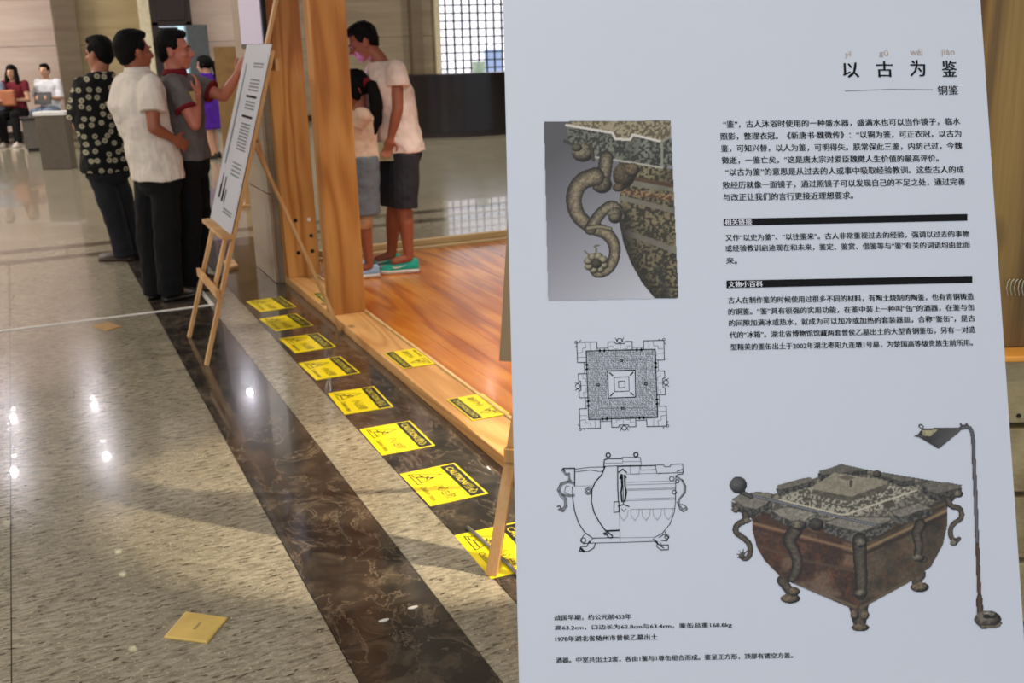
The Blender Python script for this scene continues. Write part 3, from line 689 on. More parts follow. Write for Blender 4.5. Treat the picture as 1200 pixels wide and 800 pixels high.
c.tube([(280, 190), (272, 250), (262, 300)], 56, 62, dk, (120, 110, 90), nn); c.ell(262, 300, 42, 36, dk, (104, 96, 78), nn)
c.tube([(235, 268), (175, 285), (142, 350), (160, 430), (225, 478), (290, 500), (320, 560), (300, 640), (245, 668), (222, 640)], 76, 34, dk, lt, nn)
c.tube([(215, 480), (255, 415), (310, 375), (340, 430)], 52, 36, dk, (124, 116, 96), nn); c.ell(315, 425, 30, 34, dk, (112, 104, 86), nn); c.tube([(205, 478), (250, 470), (298, 480)], 22, 14, dk, (140, 130, 106))
c.ell(352, 262, 46, 52, (24, 20, 17), (86, 74, 58), nn); c.ell(330, 312, 26, 18, dk, (90, 74, 60), nn); c.ell(385, 240, 30, 28, dk, (110, 96, 70), nn)
for a in range(8):
    t = a*2*math.pi/8+0.3; c.ell(238+33*math.cos(t), 620+29*math.sin(t), 19, 16, (40, 37, 31), (150, 142, 118))
c.ell(240, 622, 22, 20, (20, 18, 15), (70, 64, 52)); c.tube([(236, 585), (240, 560), (228, 550), (252, 548)], 7, 6, dk, (130, 124, 104)); c.tube([(210, 590), (192, 570)], 8, 6, dk, (140, 130, 110))
c.a = c.inside(out).astype(float)
o = c.build('handle_photograph')

# the bronze vessel and the lamp
c = Canvas(36, 42, 1000, 780, Zc(840, 480, 2.963), 2.5, 9)
c.fat = 1.45; n1 = c.nz(7, 2); n2 = c.nz(70, 4); n3 = c.nz(26, 3); sp = sstep(n1, 0.40, 0.62); rust = sstep(n3, 0.5, 0.72)
lf_ = blend((36, 28, 25), (92, 64, 50), np.clip(n2*1.1, 0, 1)); lf_ = blend((0, 0, 0), (1, 1, 1), np.zeros_like(n1)) * 0 + lf_*(1-(rust*0.5)[..., None])+np.array((108, 62, 40))*(rust*0.5)[..., None]
lf_ = lf_*(0.62+0.5*n1)[..., None]
gp = sstep(n2, 0.56, 0.80)*0.4; lf_ = lf_*(1-gp[..., None])+np.array((118, 110, 92))*gp[..., None]
rt_ = blend((30, 26, 22), (96, 84, 66), np.clip(n2*1.1, 0, 1)*(0.6+0.6*n1)); rt_ = rt_*(1-(rust*0.3)[..., None])+np.array((96, 62, 42))*(rust*0.3)[..., None]
dk = (22, 20, 19); lt = (84, 76, 64)
for P, w0, w1 in (([(225, 592), (250, 625), (262, 650)], 26, 22), ([(700, 555), (716, 575), (690, 592), (690, 612)], 22, 20), ([(492, 680), (496, 745)], 52, 30)): c.tube(P, w0, w1, dk, lt, n1)
for e in ((255, 655, 36, 18), (498, 755, 33, 15), (704, 615, 34, 19), (270, 630, 20, 16), (478, 712, 16, 18), (514, 712, 16, 18)): c.ell(*e, dk, (116, 100, 78), n1)
und = [(60, 330), (200, 290), (430, 200), (520, 206), (850, 262), (845, 290), (800, 340), (640, 400), (500, 466), (300, 420), (120, 380)]; c.poly(und, (52, 48, 42))
left = [(118, 345), (490, 440), (495, 695), (465, 690), (262, 603), (215, 575), (165, 525), (138, 478), (124, 425)]; right = [(490, 440), (800, 318), (801, 400), (786, 468), (745, 545), (665, 602), (495, 695)]
c.poly(left, None, lf_); c.poly(right, None, rt_)
for P, col in (([(120, 392), (300, 440), (492, 490)], (122, 96, 72)), ([(120, 372), (300, 418), (492, 466)], (60, 44, 34)), ([(122, 408), (300, 456), (492, 506)], (52, 36, 28)), ([(136, 470), (300, 522), (480, 560)], (72, 60, 48)),
               ([(498, 490), (660, 415), (800, 348)], (128, 104, 78)), ([(498, 506), (660, 432), (800, 362)], (40, 32, 26)), ([(498, 466), (660, 392), (800, 330)], (48, 38, 30)), ([(262, 598), (480, 684)], (92, 82, 66)), ([(500, 686), (664, 596)], (88, 78, 62))):
    d, T = c.dist(P); al = np.clip(1.6-d/4.5, 0, 1)*0.8*(c.inside(left) | c.inside(right)); c.c = c.c*(1-al[..., None])+np.array(col)*al[..., None]
top = [(56, 322), (200, 290), (350, 232), (430, 192), (520, 208), (690, 240), (850, 262), (765, 318), (640, 378), (500, 440), (380, 410), (190, 362)]
c.poly(top, None, blend((64, 61, 54), (122, 117, 104), sp*0.8+0.1)); 
def block(topp, sides, tone=1.0):
    for sd in sides: c.poly(sd, None, blend((44, 43, 41), (96, 94, 88), sp*0.8)*tone)
    c.poly(topp, None, blend((84, 81, 74), (136, 131, 118), n1)*tone)
    P = topp+[topp[0]]; d, T = c.dist(P); al = np.clip(1.5-d/2.2, 0, 1)*0.55*(c.a > 0); c.c = c.c*(1-al[..., None])+np.array((44, 42, 40))*al[..., None]
block([(350, 212), (395, 200), (430, 186), (475, 196), (520, 206), (515, 214), (470, 212), (440, 220), (365, 226)], [[(350, 214), (365, 226), (440, 220), (520, 208), (520, 222), (440, 236), (360, 246), (350, 232)]], 0.75)
block([(205, 262), (290, 238), (325, 232), (338, 244), (300, 258), (215, 280)], [[(205, 264), (215, 280), (300, 258), (338, 246), (338, 262), (215, 298), (206, 284)]], 0.85)
block([(545, 222), (565, 214), (685, 234), (684, 246), (640, 250)], [[(545, 226), (640, 250), (685, 240), (685, 264), (640, 266), (600, 252)]], 0.8); c.ell(556, 222, 16, 14, dk, (80, 74, 66))
ring = [(215, 305), (345, 262), (410, 236), (590, 262), (700, 276), (600, 335), (440, 382), (300, 348)]
c.poly(ring, None, blend((70, 66, 58), (142, 137, 122), sstep(c.nz(5.5, 1), 0.35, 0.6))); 
d, T = c.dist([(218, 312), (440, 366), (690, 280)]); c.put(d < 3, (160, 154, 136)); d, T = c.dist([(300, 302), (450, 338), (600, 300)]); c.put(d < 2.5, (70, 66, 58))
c.poly([(332, 270), (336, 262), (588, 258), (588, 280), (462, 320), (332, 294)], None, blend((52, 50, 44), (98, 92, 78), n1)); c.poly([(332, 266), (408, 218), (585, 246), (588, 258), (464, 302), (334, 276)], None, blend((100, 95, 82), (136, 130, 112), n1))
c.poly([(395, 240), (440, 224), (520, 238), (470, 262)], None, blend((108, 102, 88), (140, 134, 116), n1)); c.poly([(418, 234), (448, 226), (482, 234), (452, 246)], (86, 80, 66)); c.tube([(466, 250), (464, 264)], 8, 6, dk, (80, 76, 66)); c.tube([(580, 326), (600, 318), (620, 328), (596, 336), (580, 326)], 6, 6, dk, (90, 82, 70))
block([(710, 255), (745, 243), (775, 252), (800, 250), (852, 260), (848, 272), (765, 292), (735, 284)], [[(712, 258), (735, 284), (765, 292), (850, 268), (850, 292), (768, 318), (735, 308), (714, 284)]], 0.8)
block([(606, 350), (650, 338), (700, 322), (748, 342), (700, 352), (640, 374), (615, 366)], [[(606, 352), (640, 374), (748, 344), (746, 366), (700, 378), (640, 398), (612, 388)]], 0.95)
block([(48, 312), (75, 294), (140, 283), (192, 288), (190, 306), (170, 330), (136, 346), (96, 338)], [[(48, 314), (96, 338), (136, 346), (192, 308), (192, 340), (138, 370), (96, 364), (52, 346)]], 0.95)
block([(188, 348), (245, 336), (300, 346), (352, 362), (322, 372), (300, 392), (266, 388), (220, 372)], [[(188, 350), (266, 390), (300, 394), (348, 366), (348, 390), (300, 416), (262, 412), (190, 374)]], 1.05)
block([(372, 392), (440, 368), (520, 372), (606, 372), (600, 386), (500, 424), (440, 412)], [[(372, 394), (500, 426), (500, 470), (440, 448), (374, 424)], [(500, 426), (606, 378), (606, 412), (500, 468)]], 1.0)
c.ell(345, 398, 26, 22, dk, (70, 66, 60), n1)
c.tube([(98, 292), (280, 336), (420, 370), (575, 406)], 7, 6, (34, 34, 38), (120, 122, 130)); c.ell(566, 402, 12, 8, dk, (96, 92, 86)); c.tube([(84, 284), (120, 302)], 14, 10, dk, (80, 78, 76)); c.ell(74, 261, 31, 31, (24, 24, 26), (96, 94, 92), n2)
for P, w0, w1 in (([(98, 362), (104, 384), (70, 396), (62, 424), (92, 444), (116, 466), (116, 506), (98, 520), (84, 506)], 18, 14), ([(802, 312), (812, 336), (846, 340), (852, 378), (816, 396), (808, 432), (826, 462), (840, 448)], 16, 13),
                  ([(272, 420), (246, 450), (270, 490), (284, 540), (262, 585)], 34, 22), ([(496, 452), (496, 520), (502, 580), (500, 640)], 36, 26), ([(706, 398), (690, 430), (704, 470), (694, 512), (718, 520)], 28, 16)): c.tube(P, w0, w1, dk, lt, n1)
for e in ((66, 346, 16, 12), (86, 508, 12, 10), (500, 462, 20, 16), (500, 636, 24, 14), (106, 385, 14, 10), (838, 292, 18, 14), (822, 462, 15, 12), (700, 515, 22, 12), (285, 400, 26, 18)): c.ell(*e, dk, (120, 112, 96), n1)
for k in range(5): t = 2.6+k*0.7; c.tube([(92, 504), (92+22*math.cos(t), 504+20*math.sin(t))], 6, 4, dk, (110, 104, 88))
# funnel lamp
c.poly([(690, 90), (714, 64), (852, 60), (846, 76), (770, 138)], None, blend((28, 28, 30), (86, 84, 84), np.clip((c.X-690)/170*0.5+n2*0.6, 0, 1))); c.poly([(712, 72), (768, 68), (742, 90), (716, 92)], None, blend((110, 104, 80), (170, 162, 130), n1))
for P, w in (([(688, 90), (716, 92)], 6), ([(712, 66), (698, 56), (706, 50), (718, 56), (714, 66)], 5), ([(714, 66), (852, 62)], 4)): c.tube(P, w, w, dk, (90, 88, 84))
for e in ((856, 60, 14, 9), (846, 50, 6, 5), (866, 50, 6, 5)): c.ell(*e, dk, (84, 80, 76))
c.tube([(852, 62), (878, 58), (890, 92), (892, 180)], 12, 11, (22, 22, 26), (94, 92, 98)); c.tube([(892, 175), (898, 300), (904, 480)], 11, 11, (24, 24, 28), (104, 100, 104)); c.tube([(904, 470), (909, 600), (912, 655)], 11, 12, (28, 21, 18), (88, 62, 48)); c.tube([(911, 650), (914, 712)], 15, 20, (24, 20, 18), (84, 66, 52))
c.ell(940, 727, 48, 32, (30, 26, 23), (112, 104, 92), n1); c.ell(948, 710, 26, 14, (24, 22, 20), (140, 134, 120), n1); c.ell(936, 716, 12, 8, (16, 14, 14), (40, 36, 34)); c.tube([(920, 752), (975, 752), (985, 740)], 12, 8, dk, (110, 100, 84), n1)
c.build('vessel_photograph')

# ---- measured line drawings
inkq = []; thin = []; greyq = []
def wpx(w): return w*1.29/FPX
def ln(pts, w=0.7, tgt=None, closed=False): (inkq if tgt is None else tgt).extend(poly_ribbon([uv(*p) for p in pts], wpx(w), closed))
Zp = Zc(660, 385, 6.157)
def quad(cs, s, t): a, b, c_, d = cs; return tuple((1-s)*(1-t)*a[i]+s*(1-t)*b[i]+s*t*c_[i]+(1-s)*t*d[i] for i in (0, 1))
outer = [(165, 161), (663, 149), (681, 640), (184, 655)]; mid = [(246, 234), (590, 224), (600, 570), (258, 576)]; inn = [(320, 304), (519, 299), (523, 494), (326, 501)]
for cs, w in ((outer, 1.1), (mid, 0.35), (inn, 1.2), ([(367, 351), (473, 346), (476, 450), (370, 454)], 0.7), ([(398, 379), (444, 377), (446, 424), (400, 426)], 0.7), ([(308, 292), (530, 288), (534, 506), (314, 512)], 0.3)): ln([Zp(*p) for p in cs], w, closed=True, tgt=inkq if w > 0.6 else thin)
for a, b in zip(outer, mid): ln([Zp(*a), Zp(*b)], 0.5, tgt=thin)
random.seed(8)
def inq(x, y, cs):
    r = False
    for i in range(4):
        (x1, y1), (x2, y2) = cs[i], cs[(i+1) % 4]
        if (y1 > y) != (y2 > y) and x < (x2-x1)*(y-y1)/(y2-y1)+x1: r = not r
    return r
gs = 10.5
for j in range(50):
    for i in range(50):
        x = 170+i*gs; y = 158+j*gs
        if inq(x, y, outer) and not inq(x, y, [(308, 292), (530, 288), (534, 506), (314, 512)]):
            k = random.random(); L = gs*0.75
            P = [(x, y), (x+L, y), (x+L, y+L)] if k < 0.3 else [(x, y+L), (x, y), (x+L*0.8, y)] if k < 0.6 else [(x, y), (x, y+L)] if k < 0.8 else [(x, y), (x+L, y)]
            ln([Zp(*q) for q in P], 0.62, tgt=thin)
def rotc(P, k):                              # the same ornament on each of the four sides
    out_ = []
    for s, t in P:
        for _ in range(k): s, t = 1-t, s
        out_.append(Zp(*quad(outer, s, t)))
    return out_
for k in range(4):
    ln(rotc([(0.16, -0.02), (0.16, -0.13), (-0.13, -0.13), (-0.13, 0.165), (-0.0, 0.165)], k), 0.8); ln(rotc([(0.06, -0.02), (0.06, -0.13)], k), 0.5, thin)
    ln(rotc([(-0.13, 0.09), (-0.01, 0.09)], k), 0.5, thin); ln(rotc([(-0.01, -0.12), (0.0, -0.05), (-0.05, -0.04), (-0.05, 0.02), (-0.13, 0.03)], k), 0.6, thin)
    ln(rotc([(0.32, -0.01), (0.32, -0.125), (0.42, -0.125), (0.43, -0.095), (0.56, -0.095), (0.57, -0.125), (0.67, -0.125), (0.67, -0.01)], k), 0.8)
    ln(rotc([(0.34, -0.06), (0.40, -0.06), (0.40, -0.02), (0.46, -0.02)], k), 0.5, thin); ln(rotc([(0.65, -0.06), (0.60, -0.06), (0.60, -0.02), (0.54, -0.02)], k), 0.5, thin); ln(rotc([(0.5, -0.09), (0.5, -0.02)], k), 0.5, thin)
    ln(rotc([(0.16, -0.035), (0.32, -0.035)], k), 0.6); ln(rotc([(0.67, -0.035), (0.84, -0.035)], k), 0.6)
    for s in (0.2, 0.265, 0.735, 0.80): ln(rotc([(s-0.012, 0), (s, 0.018), (s+0.012, 0), (s, -0.018)], k), 1.1, closed=True)
    ln(rotc([(0.49+0.035*math.cos(a), -0.14+0.035*math.sin(a)) for a in (i*math.pi/4 for i in range(8))], k), 0.7, closed=True); ln(rotc([(0.43, -0.18), (0.45, -0.15), (0.44, -0.12)], k), 0.7); ln(rotc([(0.55, -0.18), (0.53, -0.15), (0.54, -0.12)], k), 0.7)
    ln(rotc([(-0.14+0.02*math.cos(a), -0.13+0.02*math.sin(a)) for a in (i*math.pi/3 for i in range(6))], k), 0.6, closed=True); ln(rotc([(-0.09, -0.14), (-0.07, -0.16)], k), 0.7); ln(rotc([(-0.15, -0.06), (-0.13, -0.08)], k), 0.7)
    c0 = inn[k]; cx, cy = 422, 399; a = (c0[0]+(cx-c0[0])*0.16, c0[1]+(cy-c0[1])*0.16); b = (c0[0]+(cx-c0[0])*0.36, c0[1]+(cy-c0[1])*0.36); ln([Zp(*a), Zp(*b)], 1.4)
    mm = ((mid[k][0]+mid[(k+1) % 4][0])/2, (mid[k][1]+mid[(k+1) % 4][1])/2); ln([Zp(mm[0]-8, mm[1]-6), Zp(mm[0]+8, mm[1]-6), Zp(mm[0]+8, mm[1]+8), Zp(mm[0]-8, mm[1]+8)], 1.0, closed=True)
Zs = Zc(640, 515, 5.517)
def zl(pts, w=0.7, tgt=None, closed=False): ln([Zs(*p) for p in pts], w, tgt, closed)
zl([(108, 186), (185, 184)], 1.3); zl([(185, 184), (184, 300)], 1.2); zl([(184, 300), (298, 298)], 0.5, thin); zl([(184, 190), (285, 178), (372, 176)], 0.6); zl([(190, 208), (285, 196), (345, 206), (372, 204)], 0.6)
zl([(170, 305), (172, 380), (184, 460), (210, 540), (250, 600), (300, 635)], 1.1); zl([(300, 636), (470, 632)], 0.8); zl([(470, 634), (700, 630)], 0.5, thin); zl([(285, 668), (480, 664), (700, 656)], 0.7)
zl([(380, 175), (360, 225), (318, 272), (296, 322), (292, 400), (310, 470), (345, 535), (385, 590)], 1.3); zl([(385, 590), (470, 586)], 1.9); zl([(472, 410), (475, 500), (478, 662)], 0.5)
zl([(372, 180), (376, 130), (400, 122), (490, 122)], 1.2); zl([(490, 114), (608, 114), (616, 165)], 0.6); zl([(380, 152), (495, 150), (495, 112)], 0.6, thin); zl([(495, 142), (612, 140)], 0.5, thin); zl([(372, 172), (495, 168), (616, 166)], 0.7)
for cx, cy in ((401, 100), (580, 97)): zl([(cx+14*math.cos(a), cy+14*math.sin(a)) for a in (i*math.pi/5 for i in range(10))], 1.3, closed=True)
for cx, cy, r in ((273, 333, 21), (273, 333, 11)): zl([(cx+r*math.cos(a), cy+r*math.sin(a)) for a in (i*math.pi/6 for i in range(12))], 0.9, closed=True)
zl([(460, 172), (708, 166)], 1.2); zl([(462, 172), (463, 320), (468, 405)], 1.2); zl([(440, 402), (470, 400), (470, 466), (438, 470), (440, 402)], 0.8)
zl([(708, 164), (760, 162), (765, 175), (800, 174), (806, 160), (882, 156), (886, 212), (716, 218), (706, 168)], 0.7); zl([(540, 172), (546, 222), (600, 222), (606, 168)], 0.6, thin); zl([(610, 170), (612, 196), (706, 192)], 0.6, thin)
for y in (222, 275, 292, 320, 328, 384): zl([(520, y), (835, y-9)], 0.5, thin)
zl([(488, 395), (838, 385)], 0.5, thin); zl([(838, 230), (836, 400), (828, 470), (800, 545), (750, 605), (700, 632)], 0.8)
for k in range(5): x = 502+k*72; zl([(x-28, 452-k*1.5), (x-24, 492-k), (x, 525-k*2), (x+24, 490-k), (x+28, 450-k*1.5)], 0.5, thin)
zl([(546, 450), (834, 444)], 0.5, thin)
zl([(494, 225), (500, 420)], 0.8); zl([(478, 250), (486, 225), (490, 300), (484, 340), (490, 400)], 1.9); zl([(516, 245), (508, 230), (510, 300), (518, 340), (508, 400)], 1.9); zl([(470, 210), (495, 190), (520, 212)], 1.4); zl([(465, 430), (500, 418), (536, 432)], 1.2); zl([(486, 445), (500, 465), (516, 446)], 0.7)
zl([(108, 200), (130, 225), (148, 220), (150, 255), (160, 268)], 2.6, greyq); zl([(182, 282), (140, 272), (98, 290), (84, 330), (104, 358), (150, 362), (180, 360)], 3.0, greyq); zl([(106, 355), (128, 385), (130, 430), (108, 460), (88, 452)], 3.2, greyq)
zl([(96, 198), (112, 190), (122, 206)], 1.2); zl([(72, 432), (88, 428), (96, 444)], 1.2); zl([(182, 276), (140, 264), (92, 280), (72, 325), (90, 366), (116, 390), (118, 428), (100, 446), (76, 450)], 0.6); zl([(150, 300), (128, 300), (118, 340), (150, 350)], 0.6)
zl([(845, 205), (885, 190), (882, 222), (850, 225), (840, 240)], 0.8); zl([(846, 240), (880, 262), (895, 300), (892, 345), (860, 385), (858, 420), (880, 450), (908, 440)], 2.2, greyq); zl([(880, 258), (904, 300), (900, 345), (870, 378)], 0.7); zl([(870, 415), (900, 428), (912, 450), (886, 466), (864, 450), (846, 400)], 0.8)
for cx, cy, r in ((812, 252, 16), (828, 340, 14), (848, 268, 12), (780, 628, 14), (240, 650, 18)): zl([(cx+r*math.cos(a), cy+r*math.sin(a)*0.9) for a in (i*math.pi/4 for i in range(8))], 0.8, closed=True)
zl([(245, 612), (225, 650), (240, 672), (280, 668), (300, 640)], 0.8); zl([(280, 655), (262, 690), (225, 690), (215, 720), (270, 722), (308, 700), (318, 670)], 1.0); zl([(222, 700), (245, 722)], 2.4); zl([(370, 605), (400, 600), (428, 620), (425, 634), (400, 632), (396, 615), (376, 612)], 1.4)
zl([(690, 640), (720, 660), (715, 690), (740, 712), (790, 710), (790, 680), (745, 680), (735, 660)], 0.9); zl([(730, 632), (760, 612), (790, 628), (780, 655), (745, 650)], 0.9); zl([(770, 595), (776, 612)], 1.2); zl([(700, 655), (760, 700)], 1.2)
for name, qs, mat in (('drawing_lines', inkq, 'ink'), ('drawing_hatching', thin, 'greyink'), ('drawing_section_fill', greyq, 'greyink')):
    m = MB()
    for q in qs: m.add([pl(a, b_, 0.0006 if mat == 'ink' else 0.0005) for a, b_ in q], [(0, 1, 2, 3)])
    stuff(obj(name, m, mat, poster))
bz = float(pl(0.3, V0, 0)[2]); bb = pl((U0+U1)/2, V0, -0.008); base = bb-FH*math.tan(LEAN)*bb[2]; base[2] = 0
eC = easel('pale pine easel behind the big foreground poster', base+FH*0.018, -FH, 21.8, bz, tuple(base+FH*0.95))

# ------------------------------------------------------------------ timber structure at the right edge
tm = thing('timber_bench', 'weathered pine plank bench with an orange edge at the right border', 'wooden bench', (1.35, 0.75, 0))
def rp(x, y, d): return V(x, y, np.array([0, 0, 0.]), d)
dB = 1.75
zt = rp(1190, 412, dB)[2]
def hb(u0, u1, z0, z1, d0, d1):   # box in the photographer's level frame
    m = MB(); o = FH*0
    vs = [RH*u+FH*d+np.array([0, 0, z]) for z in (z0, z1) for u, d in ((u0, d0), (u1, d0), (u1, d1), (u0, d1))]
    return m.add(vs, [(0, 3, 2, 1), (4, 5, 6, 7), (0, 1, 5, 4), (1, 2, 6, 5), (2, 3, 7, 6), (3, 0, 4, 7)])
u0 = float(rp(1160, 412, dB)@RH)
tm.location = tuple(RH*(u0+0.5)+FH*(dB+0.2))
z = zt-0.011; hts = []
for k in range(9):
    z1 = z; z0 = z-0.122
    if z0 < 0: break
    obj('bench_plank', hb(u0, u0+1.3, z0, z1, dB, dB+0.03), 'crate', tm, bevel=0.002); hts.append(z0); z = z0-0.012
for s in (0.02, 1.2): obj('bench_leg', hb(u0+s, u0+s+0.08, 0, zt-0.02, dB+0.031, dB+0.1), 'oldpine', tm, bevel=0.002)
obj('bench_top', hb(u0-0.01, u0+1.34, zt-0.010, zt+0.001, dB-0.03, dB+0.42), 'orange_edge', tm, bevel=0.003)
for s in (0.02, 1.2): obj('bench_leg', hb(u0+s, u0+s+0.08, 0, zt-0.02, dB+0.33, dB+0.40), 'oldpine', tm, bevel=0.002)
q = rp(1194, 487, dB-0.001); obj('screw', MB().ell(q, (0.004, 0.004, 0.004)), 'hole', tm)
bd = thing('pine_board', 'wide stained pine board standing upright on the bench at the right border', 'wooden board', RH*(u0+0.25)+FH*(dB+0.05)+np.array([0, 0, zt+0.012]))
obj('upright_board', hb(u0-0.05, u0+0.24, zt+0.0015, 2.1, dB+0.02, dB+0.07), 'oldpine', bd, bevel=0.003)
obj('upright_board', hb(u0+0.243, u0+0.52, zt+0.0015, 2.1, dB+0.02, dB+0.07), 'oldpine', bd, bevel=0.003)
tw = thing('twine_loop', 'pale twine wound in loops around the upright pine board', 'twine', rp(1192, 338, dB+0.01))
m = MB()
for k in range(7):
    x = 1181+k*4.5; P = [rp(x, 346, dB+0.014), rp(x-1.5, 338, dB+0.010), rp(x, 330, dB+0.011), rp(x+3, 327, dB+0.014)]; m.tube(P, 0.0008, 6)
obj('twine', m, 'coil', tw)

# ------------------------------------------------------------------ small things on the floor
def plate(name, label, cat, pts, h, mat, group=None):
    c0 = sum(G(*p) for p in pts)/len(pts); t = thing(name, label, cat, c0, group); m = MB(); k = 0.92
    b0 = [G(*p) for p in pts]; tp = [c0+(p-c0)*k+np.array([0, 0, h]) for p in b0]; lo = [p+np.array([0, 0, 0.0003]) for p in b0]; md = [p+np.array([0, 0, h*0.7]) for p in b0]
    m.rings([lo, md, tp]); obj('plate', m, mat, t, bevel=0.0015); return t, c0
t, c0 = plate('floor_tile_marker', 'small yellow plastic square lying on the granite in the near foreground', 'floor marker', [(192, 748), (243, 754.5), (267, 725), (218, 718)], 0.008, 'tile')
m = MB()
for i in range(4):
    for (dx, dy, w_, h_) in ((0, 0, 0.0075, 0.0014), (0, 0.003, 0.006, 0.0012), (0, -0.003, 0.0075, 0.0012), (0.001, 0, 0.0012, 0.008)):
        a = 0.9; ux, uy = math.cos(a), math.sin(a); cx, cy = c0[0]+ux*(i*0.0105-0.016)+0.004, c0[1]+uy*(i*0.0105-0.016)
        m.add([(cx+(dx+sx*w_/2)*ux-(dy+sy*h_/2)*uy, cy+(dx+sx*w_/2)*uy+(dy+sy*h_/2)*ux, 0.0086) for sx, sy in ((-1, -1), (1, -1), (1, 1), (-1, 1))], [(0, 1, 2, 3)])
obj('small_marking', m, 'greyink', t)
plate('floor_tile_marker', 'small tan square lying flat beyond the white tape line', 'floor marker', [(108, 382), (124, 388.5), (143, 383), (127, 378)], 0.006, 'tan')
plate('wood_offcut', 'pale wooden offcut lying on the floor behind the far easel', 'wood scrap', [(262, 309), (268, 318), (280, 315), (274, 307)], 0.03, 'easel')
for i, (x, y) in enumerate(((450, 727), (484, 712))):
    c0 = G(x, y); t = MB(); t.rings([[c0+np.array([0.016*math.cos(a)*(1+0.3*math.sin(3*a)), 0.007*math.sin(a), hh]) for a in (k*math.pi/4 for k in range(8))] for hh in (0.0004, 0.0022)])
    tag(obj('paper_scrap', t, 'tape'), ('white paper scrap on dark marble, the left of two', 'white paper scrap on dark marble, the right of two')[i], 'paper scrap', 'paper scraps on the marble')
a = G(-40, 393); b = G(251, 357); c_ = G(237, 340)
t = thing('floor_tape', 'white tape line across the granite with a corner at the far easel', 'floor tape', b)
yb = b[1]; m = MB().box((-2.5, yb-0.014, 0.0003), (b[0], yb+0.014, 0.004)).box((b[0]-0.028, yb+0.014, 0.0003), (b[0], c_[1]+0.02, 0.004)); obj('tape_line', m, 'tape', t)
a = G(548, 620); b = G(606, 674)
t = MB().tube([a+np.array([0, 0, 0.008]), a*0.6+b*0.4+np.array([0.004, 0, 0.007]), b+np.array([0, 0, 0.007]), b+np.array([0.03, -0.4, 0.007])], 0.0065, 8)
tag(obj('floor_cable', t, 'cord', smooth=True), 'thin grey cable across the nearest caution sticker', 'cable')

# ------------------------------------------------------------------ things in the middle and far distance
# framed screen on the pier
cs = [ON(278, 4, 0, 1.44), ON(307, -4, 0, 1.44), ON(310.5, 44, 0, 1.44), ON(286, 57, 0, 1.44)]
ya, yb_ = float(ON(308, 20, 0, 1.43)[1]), float(ON(286, 57, 0, 1.44)[1]); print('SCREEN', yb_); zb = float(ON(286, 57, 0, 1.44)[2])
sc = thing('wall_screen', 'black framed lit screen hung on the stone pier above the far easel', 'screen', (1.44, 7.48, zb+0.3))
obj('screen_frame', MB().box((1.425, ya, zb), (1.454, yb_, zb+0.86)), 'metal', sc, bevel=0.006)
obj('screen_glass', MB().box((1.421, ya+0.03, zb+0.03), (1.4245, yb_-0.03, zb+0.83)), 'screen', sc)
# tan display board with its post
b0 = G(291, 243)
t = thing('display_board', 'plain tan display board on a single foot behind the far easel', 'display board', b0)
p0 = V(250, 55, b0); p1 = V(300, 50, b0); p2 = V(247, 199, b0)
m = MB(); 
for off in (0,): m.slat((p0+p1)/2*np.array([1, 1, 0])+np.array([0, 0, p2[2]]), (p0+p1)/2*np.array([1, 1, 0])+np.array([0, 0, p0[2]]), p1-p0, float(np.linalg.norm((p1-p0)[:2])), 0.025)
obj('board_panel', m, 'tan', t, bevel=0.003)
obj('board_post', MB().slat(b0+FH*0.03, b0+FH*0.03+np.array([0, 0, 1.3]), RH, 0.06, 0.03), 'easel', t)
obj('board_foot', MB().slat(b0-RH*0.07+np.array([0, 0, 0.015]), b0+RH*0.07+np.array([0, 0, 0.015]), FH, 0.10, 0.03), 'easel', t)
# reception desk
t = thing('reception_desk', 'long dark polished curved reception desk below the lattice window', 'desk', (7.2, 17, 0))
def arc(r, z, a0=math.radians(176), a1=math.radians(364), n=140): return [(7.2+r*math.cos(a0+(a1-a0)*k/n), 18.6+r*math.sin(a0+(a1-a0)*k/n), z) for k in range(n+1)]
def wallarc(r0, r1, z0, z1):
    m = MB(); n = 141; A = arc(r1, z0); Bq = arc(r1, z1); Cq = arc(r0, z1); Dq = arc(r0, z0)
    rs = [[A[k], Bq[k], Cq[k], Dq[k]] for k in range(n)]; return m.rings(rs)
obj('desk_front', wallarc(2.15, 2.40, 0.10, 0.97), 'counter', t, smooth=False); obj('desk_plinth', wallarc(2.2, 2.36, 0.0, 0.10), 'darkwood', t); obj('desk_top', wallarc(1.95, 2.44, 0.97, 1.02), 'counter', t)
q = ON(572, 90, 2, 1.02); q = V(572, 88, np.array([7.3, 16.5, 0]), 0.0)
m = MB(); m.rings([[np.array([6.98+0.10*math.cos(a), 16.42+0.10*math.sin(a), z_]) for a in (k*math.pi/10 for k in range(20))] for z_ in (1.021, 1.19)]); 
tag(obj('storage_jar', m, 'cup', smooth=False), 'pale mint jar standing on the reception desk before the window', 'jar')
tag(obj('desk_sign', MB().slat((5.62, 16.72, 1.021), (5.62, 16.72, 1.09), RH, 0.42, 0.05), 'ysign', bevel=0.004), 'low yellow card sign at the left end of the reception desk', 'sign')
